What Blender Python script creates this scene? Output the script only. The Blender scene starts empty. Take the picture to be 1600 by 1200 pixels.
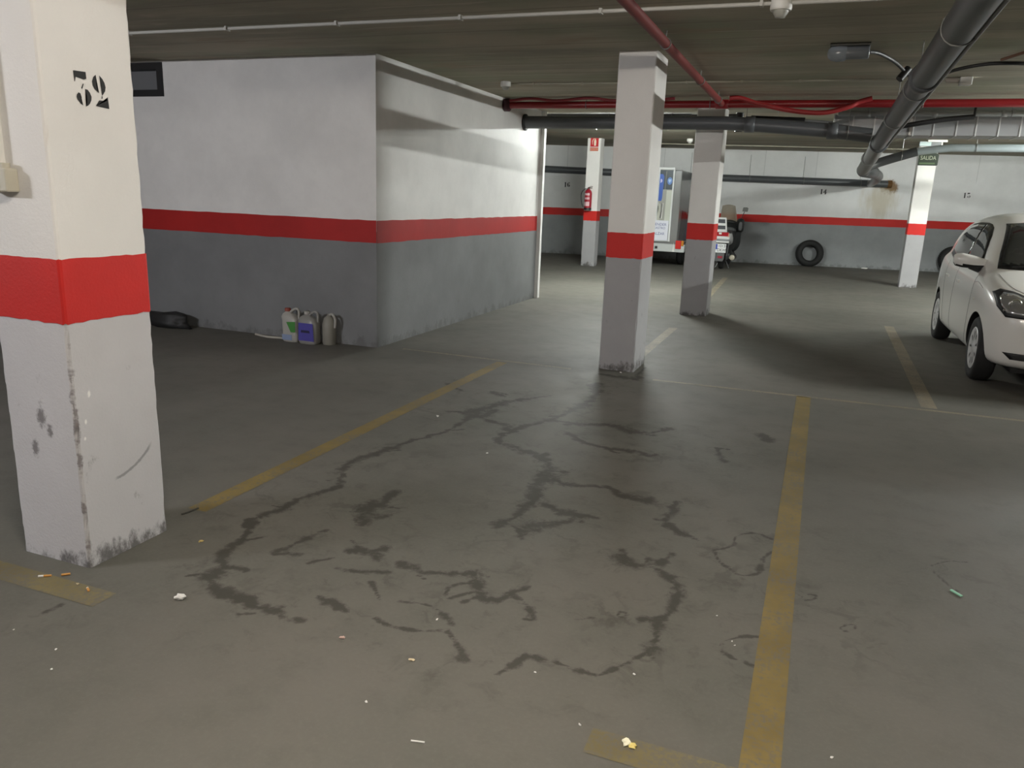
import bpy, bmesh, math, random
import numpy as np
from mathutils import Vector, Matrix
from mathutils.bvhtree import BVHTree

random.seed(7)
rng = np.random.default_rng(7)
scene = bpy.context.scene
COL = scene.collection
PI = math.pi

# ------------------------------------------------------------------ camera
cam_d = bpy.data.cameras.new('camera')
cam_d.sensor_fit = 'HORIZONTAL'
cam_d.sensor_width = 36.0
cam_d.lens = 36.0 * 1201.58 / 1600.0
cam_d.clip_start = 0.05
cam = bpy.data.objects.new('camera', cam_d)
COL.objects.link(cam)
scene.camera = cam
PITCH, ROLL, YAW = 0.240557, 0.037999, math.radians(-20.7)
cp, sp, cy, sy = math.cos(PITCH), math.sin(PITCH), math.cos(YAW), math.sin(YAW)
fwd = Vector((sy * cp, cy * cp, -sp))
rgt = Vector((cy, -sy, 0))
upv = rgt.cross(fwd)
r2 = rgt * math.cos(ROLL) + upv * math.sin(ROLL)
u2 = -rgt * math.sin(ROLL) + upv * math.cos(ROLL)
M = Matrix((r2, u2, -fwd)).transposed().to_4x4()
M.translation = Vector((0, 0, 1.5))
cam.matrix_world = M

# ------------------------------------------------------------------ world, exposure
w = bpy.data.worlds.new('world')
scene.world = w
w.use_nodes = True
w.node_tree.nodes['Background'].inputs[0].default_value = (0.02, 0.021, 0.022, 1)
w.node_tree.nodes['Background'].inputs[1].default_value = 1.0
vs = scene.view_settings
vs.view_transform = 'Standard'
vs.look = 'None'
vs.exposure = 0.0
vs.gamma = 1.0
vs.use_curve_mapping = False
scene.cycles.max_bounces = 8
scene.cycles.diffuse_bounces = 5
scene.cycles.sample_clamp_indirect = 4.0
scene.cycles.use_denoising = True

# lamps of the garage and two added fill lamps: fluorescent battens on the ceiling (x, y, tube axis, radiance, colour, label)
LAMPS = [
    (-6.0, -0.6, 'x', 1250, (0.95, 0.95, 1.0), 'fluorescent batten on ceiling left of the pillar numbered 32'),
    (-0.5, 0.75, 'x', 650, (1.0, 0.92, 0.82), 'fluorescent batten on ceiling above the near parking bay'),
    (-3.0, 13.0, 'x', 1350, (0.95, 1.0, 0.96), 'fluorescent batten on ceiling in line behind the nearest middle pillar'),
    (5.2, 8.85, 'y', 2250, (0.97, 1.0, 0.97), 'fluorescent batten on ceiling above the far side of the white car'),
    (4.2, 12.6, 'x', 1000, (0.95, 1.0, 0.96), 'added unseen fill lamp on ceiling just in front of the pale shiny round pipe at right'),  # fill lamp added out of view to brighten the far pillar and pipe
    (4.1, 14.7, 'x', 1200, (0.95, 1.0, 0.96), 'added unseen fill lamp on ceiling behind the pale shiny round pipe, right of the exit sign pillar'),  # unseen lamp put in to brighten the face of the exit sign pillar
]

# ------------------------------------------------------------------ helpers
def cz(y):
    return 2.69 if y < 11.5 else 2.69 + 0.0165 * (y - 11.5)

def new_mat(name):
    m = bpy.data.materials.new(name)
    m.use_nodes = True
    return m, m.node_tree, m.node_tree.nodes['Principled BSDF']

def simple(name, col, rough=0.5, metal=0.0, **kw):
    m, nt, b = new_mat(name)
    b.inputs['Base Color'].default_value = (*col, 1)
    b.inputs['Roughness'].default_value = rough
    b.inputs['Metallic'].default_value = metal
    for k, v in kw.items():
        b.inputs[k.replace('_', ' ')].default_value = v
    return m

class NT:
    """small node helper"""
    def __init__(self, nt):
        self.nt = nt
        geo = nt.nodes.new('ShaderNodeNewGeometry')
        self.pos = geo.outputs['Position']
    def _set(self, sock, v):
        if hasattr(v, 'is_output'):
            self.nt.links.new(v, sock)
        elif isinstance(v, (tuple, list)) and len(v) == 3 and sock.type == 'RGBA':
            sock.default_value = (*v, 1)
        else:
            sock.default_value = v
    def noise(self, scale, detail=4, rough=0.55, vec=None, dist=0.0):
        n = self.nt.nodes.new('ShaderNodeTexNoise')
        self._set(n.inputs['Vector'], vec if vec is not None else self.pos)
        n.inputs['Scale'].default_value = scale
        n.inputs['Detail'].default_value = detail
        n.inputs['Roughness'].default_value = rough
        n.inputs['Distortion'].default_value = dist
        return n.outputs['Fac']
    def math(self, op, a, b=0.0, c=None):
        n = self.nt.nodes.new('ShaderNodeMath')
        n.operation = op
        self._set(n.inputs[0], a)
        self._set(n.inputs[1], b)
        if c is not None:
            self._set(n.inputs[2], c)
        return n.outputs[0]
    def ramp(self, v, a, b, lo=0.0, hi=1.0):
        n = self.nt.nodes.new('ShaderNodeMapRange')
        n.interpolation_type = 'SMOOTHSTEP'
        self._set(n.inputs[0], v)
        for i, q in enumerate((a, b, lo, hi)):
            n.inputs[i + 1].default_value = q
        return n.outputs[0]
    def mix(self, fac, a, b, mode='MIX'):
        n = self.nt.nodes.new('ShaderNodeMix')
        n.data_type = 'RGBA'
        n.blend_type = mode
        self._set(n.inputs[0], fac)
        self._set(n.inputs[6], a)
        self._set(n.inputs[7], b)
        return n.outputs[2]
    def sep(self, v=None):
        n = self.nt.nodes.new('ShaderNodeSeparateXYZ')
        self._set(n.inputs[0], v if v is not None else self.pos)
        return n.outputs
    def scale(self, s, v=None):
        n = self.nt.nodes.new('ShaderNodeVectorMath')
        n.operation = 'MULTIPLY'
        self._set(n.inputs[0], v if v is not None else self.pos)
        n.inputs[1].default_value = s
        return n.outputs[0]
    def dist(self, p, s=(1, 1, 1)):
        n = self.nt.nodes.new('ShaderNodeVectorMath')
        n.operation = 'DISTANCE'
        self._set(n.inputs[0], self.scale(s))
        n.inputs[1].default_value = tuple(p[i] * s[i] for i in range(3))
        return n.outputs['Value']
    def bump(self, bsdf, h, strength=0.2, distance=0.01):
        n = self.nt.nodes.new('ShaderNodeBump')
        n.inputs['Strength'].default_value = strength
        n.inputs['Distance'].default_value = distance
        self._set(n.inputs['Height'], h)
        self.nt.links.new(n.outputs[0], bsdf.inputs['Normal'])
    def attr(self, name):
        n = self.nt.nodes.new('ShaderNodeAttribute')
        n.attribute_name = name
        return n.outputs['Fac']

def paint(name, col, rough=0.7, mottle=0.10, dirt=0.0, dirtz=0.16, grain=90, dirtcol=(0.05, 0.045, 0.04)):
    m, nt, b = new_mat(name)
    h = NT(nt)
    n1 = h.noise(1.7, 5, 0.6)
    n2 = h.noise(14, 3, 0.6)
    dark = tuple(c * (1 - 2.2 * mottle) for c in col)
    c = h.mix(h.ramp(n1, 0.3, 0.75), col, dark)
    c = h.mix(h.ramp(n2, 0.45, 0.8, 0, 0.25), c, dark)
    if dirt > 0:
        z = h.sep()[2]
        nz = h.noise(9, 6, 0.7, h.scale((1, 1, 0.6)))
        edge = h.ramp(z, 0.0, dirtz, 1.0, 0.0)
        msk = h.ramp(h.math('MULTIPLY_ADD', edge, 0.24, nz), 0.62, 0.80, 0, dirt)
        c = h.mix(msk, c, dirtcol)
        sc = h.noise(3.2, 7, 0.75, h.scale((3, 3, 0.7)))
        c = h.mix(h.ramp(sc, 0.66, 0.76, 0, dirt * 0.6), c, dirtcol)
    nt.links.new(c, b.inputs['Base Color'])
    b.inputs['Roughness'].default_value = rough
    b.inputs['Specular IOR Level'].default_value = 0.3
    g = h.noise(grain, 3, 0.6)
    g2 = h.noise(7, 4, 0.5)
    h.bump(b, h.math('MULTIPLY_ADD', g2, 1.5, g), 0.22, 0.006)
    return m

class MB:
    """mesh builder: verts, faces and one material index per face"""
    def __init__(self):
        self.v, self.f, self.m, self.s = [], [], [], []
    def add(self, vs, fs, mi=0, smooth=False):
        o = len(self.v)
        self.v += [tuple(p) for p in vs]
        for f in fs:
            self.f.append(tuple(i + o for i in f)); self.m.append(mi); self.s.append(smooth)
        return self
    def box(self, a, b, mi=0):
        (x0, y0, z0), (x1, y1, z1) = a, b
        V = [(x0, y0, z0), (x1, y0, z0), (x1, y1, z0), (x0, y1, z0), (x0, y0, z1), (x1, y0, z1), (x1, y1, z1), (x0, y1, z1)]
        return self.add(V, [(3, 2, 1, 0), (4, 5, 6, 7), (0, 1, 5, 4), (1, 2, 6, 5), (2, 3, 7, 6), (3, 0, 4, 7)], mi)
    def tube(self, pts, r, n=12, mi=0, caps=True, closed=False):
        pts = [Vector(p) for p in pts]
        rs = r if isinstance(r, (list, tuple)) else [r] * len(pts)
        N = len(pts)
        rings = []
        prev = None
        for i, p in enumerate(pts):
            if closed:
                t = (pts[(i + 1) % N] - pts[i - 1]).normalized()
            else:
                a = pts[max(i - 1, 0)]; c = pts[min(i + 1, N - 1)]
                t = (c - a).normalized()
            if prev is None:
                ref = Vector((0, 0, 1)) if abs(t.z) < 0.9 else Vector((1, 0, 0))
                u = t.cross(ref).normalized()
            else:
                u = (prev - t * prev.dot(t)).normalized()
            prev = u
            vv = t.cross(u)
            rings.append([p + (u * math.cos(2 * PI * k / n) + vv * math.sin(2 * PI * k / n)) * rs[i] for k in range(n)])
        V = [q for rg in rings for q in rg]
        F = []
        for i in range(N if closed else N - 1):
            j = (i + 1) % N
            for k in range(n):
                k2 = (k + 1) % n
                F.append((i * n + k2, i * n + k, j * n + k, j * n + k2))
        self.add(V, F, mi, True)
        if caps and not closed:
            self.add(rings[0], [tuple(range(n))], mi)
            self.add(rings[-1], [tuple(range(n - 1, -1, -1))], mi)
        return self
    def lathe(self, prof, org=(0, 0, 0), axis='z', n=24, mi=0, smooth=True, sx=1.0, caps=True):
        """prof: list of (radius, height along axis)"""
        o = Vector(org)
        V, F = [], []
        for (r, hgt) in prof:
            for k in range(n):
                a = 2 * PI * k / n
                c, s = r * math.cos(a), r * math.sin(a)
                if axis == 'z': q = Vector((c * sx, s, hgt))
                elif axis == 'x': q = Vector((hgt, c, s))
                else: q = Vector((s, hgt, c))
                V.append(o + q)
        for i in range(len(prof) - 1):
            for k in range(n):
                k2 = (k + 1) % n
                F.append((i * n + k, i * n + k2, (i + 1) * n + k2, (i + 1) * n + k))
        self.add(V, F, mi, smooth)
        if caps and prof[0][0] > 1e-6: self.add(V[:n], [tuple(range(n - 1, -1, -1))], mi)
        if caps and prof[-1][0] > 1e-6: self.add(V[-n:], [tuple(range(n))], mi)
        return self
    def prism(self, poly, d, frame, mi=0):
        """poly: 2d outline, extruded by d along frame's normal. frame=(origin, u, v)"""
        o, u, v = (Vector(q) for q in frame)
        nrm = u.cross(v).normalized() * d
        a = [o + u * x + v * y for x, y in poly]
        b = [q + nrm for q in a]
        n = len(poly)
        F = [tuple(range(n - 1, -1, -1)), tuple(range(n, 2 * n))]
        F += [(i, (i + 1) % n, n + (i + 1) % n, n + i) for i in range(n)]
        return self.add(a + b, F, mi)
    def build(self, name, mats, parent=None, bevel=0.0, seg=2, smooth_all=False):
        me = bpy.data.meshes.new(name)
        me.from_pydata(self.v, [], self.f)
        if not isinstance(mats, (list, tuple)): mats = [mats]
        for m in mats: me.materials.append(m)
        me.polygons.foreach_set('material_index', self.m)
        me.polygons.foreach_set('use_smooth', [True] * len(self.f) if smooth_all else self.s)
        me.update()
        bm = bmesh.new(); bm.from_mesh(me)
        if bevel > 0:
            bmesh.ops.remove_doubles(bm, verts=bm.verts, dist=1e-5)
        bmesh.ops.recalc_face_normals(bm, faces=bm.faces)
        bm.to_mesh(me); bm.free()
        o = bpy.data.objects.new(name, me)
        COL.objects.link(o)
        if parent is not None: attach(o, parent)
        if bevel > 0:
            md = o.modifiers.new('bevel', 'BEVEL')
            md.width = bevel; md.segments = seg; md.limit_method = 'ANGLE'; md.angle_limit = math.radians(40)
        return o

def attach(o, parent):
    o.parent = parent
    o.matrix_parent_inverse = parent.matrix_world.inverted() if False else Matrix.Translation(-Vector(parent.location))

def tag(o, label=None, cat=None, group=None, kind=None):
    if label: o['label'] = label
    if cat: o['category'] = cat
    if group: o['group'] = group
    if kind: o['kind'] = kind
    return o

def thing(name, loc, label, cat, group=None):
    o = bpy.data.objects.new(name, None)
    COL.objects.link(o)
    o.location = loc
    o.empty_display_size = 0.1
    return tag(o, label, cat, group)

def structure(o):
    o['kind'] = 'structure'
    return o

def ellipse(cx, cy_, rx, ry, n=16):
    return [(cx + rx * math.cos(2 * PI * k / n), cy_ + ry * math.sin(2 * PI * k / n)) for k in range(n)]

def smooth_path(pts, per=6):
    pts = [Vector(p) for p in pts]
    P = [pts[0]] + pts + [pts[-1]]
    out = []
    for i in range(1, len(P) - 2):
        p0, p1, p2, p3 = P[i - 1:i + 3]
        for k in range(per):
            t = k / per
            out.append(0.5 * ((2 * p1) + (p2 - p0) * t + (2 * p0 - 5 * p1 + 4 * p2 - p3) * t * t + (3 * p1 - p0 - 3 * p2 + p3) * t ** 3))
    out.append(pts[-1])
    return out

def text_mesh(name, txt, size, frame, mat, parent=None, depth=0.0, align='CENTER', sx=1.0):
    """lettering as a mesh on the plane (origin, u, v)"""
    cu = bpy.data.curves.new(name, 'FONT')
    cu.body = txt; cu.size = size; cu.align_x = align; cu.align_y = 'CENTER'; cu.extrude = depth
    tmp = bpy.data.objects.new(name, cu)
    me = bpy.data.meshes.new_from_object(tmp)
    bpy.data.objects.remove(tmp)
    o_, u, v = (Vector(q) for q in frame)
    u = u.normalized(); v = v.normalized(); nrm = u.cross(v)
    for vert in me.vertices:
        c = vert.co.copy()
        vert.co = o_ + u * c.x * sx + v * c.y + nrm * c.z
    me.materials.clear(); me.materials.append(mat)
    o = bpy.data.objects.new(name, me)
    COL.objects.link(o)
    if parent is not None: attach(o, parent)
    return o

# ------------------------------------------------------------------ materials
WHITE = paint('white_wall_paint', (0.74, 0.73, 0.71), mottle=0.06)
WHITE_P = paint('white_pillar_paint', (0.76, 0.74, 0.71), mottle=0.03)
GREY_W = paint('grey_wall_paint', (0.195, 0.20, 0.203), mottle=0.08, dirt=0.35)
GREY_P = paint('grey_pillar_paint', (0.36, 0.355, 0.36), mottle=0.05, dirt=0.8, dirtz=0.16)
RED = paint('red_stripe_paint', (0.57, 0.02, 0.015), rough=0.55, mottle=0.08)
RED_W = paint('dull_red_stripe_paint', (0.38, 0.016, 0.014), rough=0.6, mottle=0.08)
YELLOW_N = None
BLACKP = simple('black_stencil_paint', (0.02, 0.02, 0.02), 0.7)
HANG = simple('dull_hanger_steel', (0.22, 0.22, 0.21), 0.6, 0.3)
PVC = simple('grey_plastic_pipe', (0.085, 0.09, 0.095), 0.38)
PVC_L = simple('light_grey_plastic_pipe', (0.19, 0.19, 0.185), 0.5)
REDPIPE = simple('red_pipe_paint', (0.27, 0.012, 0.016), 0.35)
REDPIPE_D = simple('dull_red_pipe_paint', (0.17, 0.022, 0.018), 0.6)
GALV = simple('galvanised_steel', (0.36, 0.37, 0.38), 0.45, 0.4)
BLUEPIPE = simple('galvanised_round_pipe', (0.55, 0.63, 0.67), 0.32, 0.25)
BLACK = simple('black_plastic', (0.012, 0.012, 0.013), 0.5)
RUBBER = simple('tyre_rubber', (0.012, 0.012, 0.012), 0.75)
WPLAST = simple('white_plastic', (0.72, 0.71, 0.67), 0.45)
IVORY = simple('ivory_plastic', (0.50, 0.47, 0.38), 0.5)
CONDUIT = simple('conduit_plastic', (0.48, 0.47, 0.43), 0.6)
CONDUIT_D = simple('dusty_conduit_plastic', (0.36, 0.34, 0.27), 0.7)
STEEL = simple('zinc_steel', (0.55, 0.55, 0.53), 0.35, 0.9)
DARKGLASS = simple('dark_glass', (0.02, 0.022, 0.024), 0.06)

def rust_wall():
    m = paint('white_back_wall_paint', (0.82, 0.82, 0.81), mottle=0.04)
    nt = m.node_tree; b = nt.nodes['Principled BSDF']
    h = NT(nt)
    old = b.inputs['Base Color'].links[0].from_socket
    n = h.noise(6, 6, 0.7)
    d1 = h.dist((1.62, 22.0, 2.06))
    m1 = h.ramp(h.math('MULTIPLY_ADD', n, -0.45, d1), -0.14, 0.0, 0.9, 0)
    c = h.mix(m1, old, (0.22, 0.10, 0.025))
    d2 = h.dist((1.42, 21.9, 1.68), (1, 1, 0.75))
    n2 = h.noise(2.5, 5, 0.6, h.scale((3, 3, 0.6)))
    m2 = h.ramp(h.math('MULTIPLY_ADD', n2, -0.7, d2), -0.25, 0.22, 0.5, 0)
    c = h.mix(m2, c, (0.45, 0.36, 0.17))
    # hairline vertical joints
    x = h.sep()[0]
    fr = h.math('FRACT', h.math('DIVIDE', h.math('ADD', x, 20.62), 1.24), 0.0)
    crk = h.ramp(h.math('ABSOLUTE', h.math('SUBTRACT', fr, 0.5), 0.0), 0.004, 0.008, 0.30, 0)
    zz = h.sep()[2]
    crk = h.math('MULTIPLY', crk, h.ramp(zz, 2.15, 2.3, 0.0, 1.0))
    c = h.mix(crk, c, (0.25, 0.25, 0.25))
    nt.links.new(c, b.inputs['Base Color'])
    return m
WHITE_B = rust_wall()
GREY_B = paint('grey_back_wall_paint', (0.28, 0.29, 0.295), mottle=0.08, dirt=0.35)

def ceiling_mat():
    m, nt, b = new_mat('raw_concrete_ceiling')
    h = NT(nt)
    s = h.scale((0.35, 1.6, 1))
    n1 = h.noise(1.6, 6, 0.6, s)
    n2 = h.noise(5, 6, 0.65, h.scale((0.45, 1.7, 1)))
    c = h.mix(h.ramp(n1, 0.35, 0.68), (0.44, 0.40, 0.31), (0.30, 0.285, 0.22))
    c = h.mix(h.ramp(n2, 0.56, 0.72, 0, 0.6), c, (0.50, 0.44, 0.35))
    n3 = h.noise(0.9, 3, 0.5)
    c = h.mix(h.ramp(n3, 0.48, 0.66, 0, 0.6), c, (0.30, 0.32, 0.22))
    n4 = h.noise(1.3, 5, 0.6, h.scale((0.7, 1.2, 1)))
    c = h.mix(h.ramp(n4, 0.54, 0.68, 0, 0.5), c, (0.36, 0.27, 0.19))
    # board marks running across the bays
    y = h.sep()[1]
    yy = h.math('MULTIPLY_ADD', h.noise(2.0, 2, 0.5), 0.05, y)
    fr = h.math('FRACT', h.math('DIVIDE', yy, 0.58), 0.0)
    ln = h.ramp(h.math('ABSOLUTE', h.math('SUBTRACT', fr, 0.5), 0.0), 0.012, 0.03, 1, 0)
    brk = h.ramp(h.noise(1.1, 3, 0.5, h.scale((0.8, 2.5, 1))), 0.46, 0.56)
    c = h.mix(h.math('MULTIPLY', ln, h.math('MULTIPLY', brk, 0.5)), c, (0.58, 0.52, 0.42))
    ln2 = h.ramp(h.math('ABSOLUTE', h.math('SUBTRACT', fr, 0.93), 0.0), 0.008, 0.03, 0.55, 0)
    c = h.mix(ln2, c, (0.22, 0.20, 0.16))
    nt.links.new(c, b.inputs['Base Color'])
    b.inputs['Roughness'].default_value = 0.85
    h.bump(b, h.math('ADD', n2, h.math('MULTIPLY', ln, 0.4)), 0.4, 0.01)
    return m
CEIL = ceiling_mat()

def floor_mat():
    m, nt, b = new_mat('smooth_concrete_floor')
    h = NT(nt)
    n1 = h.noise(0.8, 5, 0.55)
    n2 = h.noise(4.5, 6, 0.65)
    n3 = h.noise(60, 4, 0.7)
    c = h.mix(h.ramp(n1, 0.3, 0.7), (0.150, 0.141, 0.123), (0.12, 0.118, 0.102))
    c = h.mix(h.ramp(n2, 0.45, 0.75, 0, 0.45), c, (0.105, 0.103, 0.088))
    c = h.mix(h.ramp(n3, 0.4, 0.8, 0, 0.25), c, (0.185, 0.178, 0.157))
    # damp stains: soft core with ragged, blotchy outline
    st = h.attr('stain')
    nn = h.noise(45, 6, 0.7)
    nb = h.noise(11, 6, 0.7, dist=0.6)
    nc = h.noise(3.0, 3, 0.5)
    v = h.math('MULTIPLY_ADD', h.math('SUBTRACT', nn, 0.5), 0.9, st)
    v = h.math('MULTIPLY_ADD', h.math('SUBTRACT', nb, 0.5), 1.8, v)
    v = h.math('MULTIPLY_ADD', h.math('SUBTRACT', nc, 0.5), 0.7, v)
    v = h.math('MULTIPLY', v, h.ramp(st, 0.02, 0.25))
    msk = h.ramp(v, 0.34, 0.92, 0, 0.78)
    c = h.mix(msk, c, (0.042, 0.040, 0.033))
    # faint damp blotches around them
    dp = h.attr('damp')
    v2 = h.math('MULTIPLY', dp, h.ramp(h.noise(9, 7, 0.72, dist=0.8), 0.52, 0.68, 0, 0.55))
    c = h.mix(v2, c, (0.062, 0.060, 0.050))
    # thin branching drying lines inside the damp area
    vor = nt.nodes.new('ShaderNodeTexVoronoi'); vor.feature = 'DISTANCE_TO_EDGE'
    vor.inputs['Scale'].default_value = 3.4
    wv = nt.nodes.new('ShaderNodeTexNoise'); wv.inputs['Scale'].default_value = 6.0; wv.inputs['Detail'].default_value = 6.0; wv.inputs['Roughness'].default_value = 0.65
    nt.links.new(h.pos, wv.inputs['Vector'])
    wadd = nt.nodes.new('ShaderNodeVectorMath'); wadd.operation = 'MULTIPLY_ADD'
    nt.links.new(wv.outputs['Color'], wadd.inputs[0]); wadd.inputs[1].default_value = (0.34, 0.34, 0); nt.links.new(h.pos, wadd.inputs[2])
    nt.links.new(wadd.outputs[0], vor.inputs['Vector'])
    web = h.ramp(vor.outputs['Distance'], 0.02, 0.075, 1, 0)
    web = h.math('MULTIPLY', web, h.ramp(h.noise(2.2, 4, 0.6), 0.50, 0.60))
    web = h.math('MULTIPLY', web, h.math('MULTIPLY', dp, 0.55))
    c = h.mix(web, c, (0.062, 0.060, 0.050))
    nt.links.new(c, b.inputs['Base Color'])
    rgh = h.math('MULTIPLY_ADD', n2, 0.25, 0.50)
    nt.links.new(rgh, b.inputs['Roughness'])
    b.inputs['Specular IOR Level'].default_value = 0.15
    h.bump(b, h.math('ADD', n3, n2), 0.10, 0.004)
    return m
FLOOR = floor_mat()

def yellow_mat(name, col, under, wear):
    """worn road paint: paint colour with bare concrete showing through"""
    m, nt, b = new_mat(name)
    h = NT(nt)
    n = h.noise(55, 5, 0.75)
    nb = h.noise(5, 5, 0.6)
    v = h.math('MULTIPLY_ADD', nb, 0.6, n)
    msk = h.ramp(v, wear - 0.12, wear + 0.12)
    n1 = h.noise(3, 4, 0.6)
    c = h.mix(h.ramp(n1, 0.3, 0.7), col, tuple(q * 0.75 for q in col))
    c = h.mix(msk, c, under)
    nt.links.new(c, b.inputs['Base Color'])
    b.inputs['Roughness'].default_value = 0.65
    b.inputs['Specular IOR Level'].default_value = 0.3
    return m
YEL = yellow_mat('worn_yellow_line_paint', (0.225, 0.165, 0.055), (0.14, 0.125, 0.095), 0.88)
YEL_F = yellow_mat('faded_yellow_line_paint', (0.20, 0.165, 0.08), (0.14, 0.128, 0.10), 0.80)
CREAM = yellow_mat('faded_cream_line_paint', (0.255, 0.22, 0.155), (0.14, 0.13, 0.11), 0.86)

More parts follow.
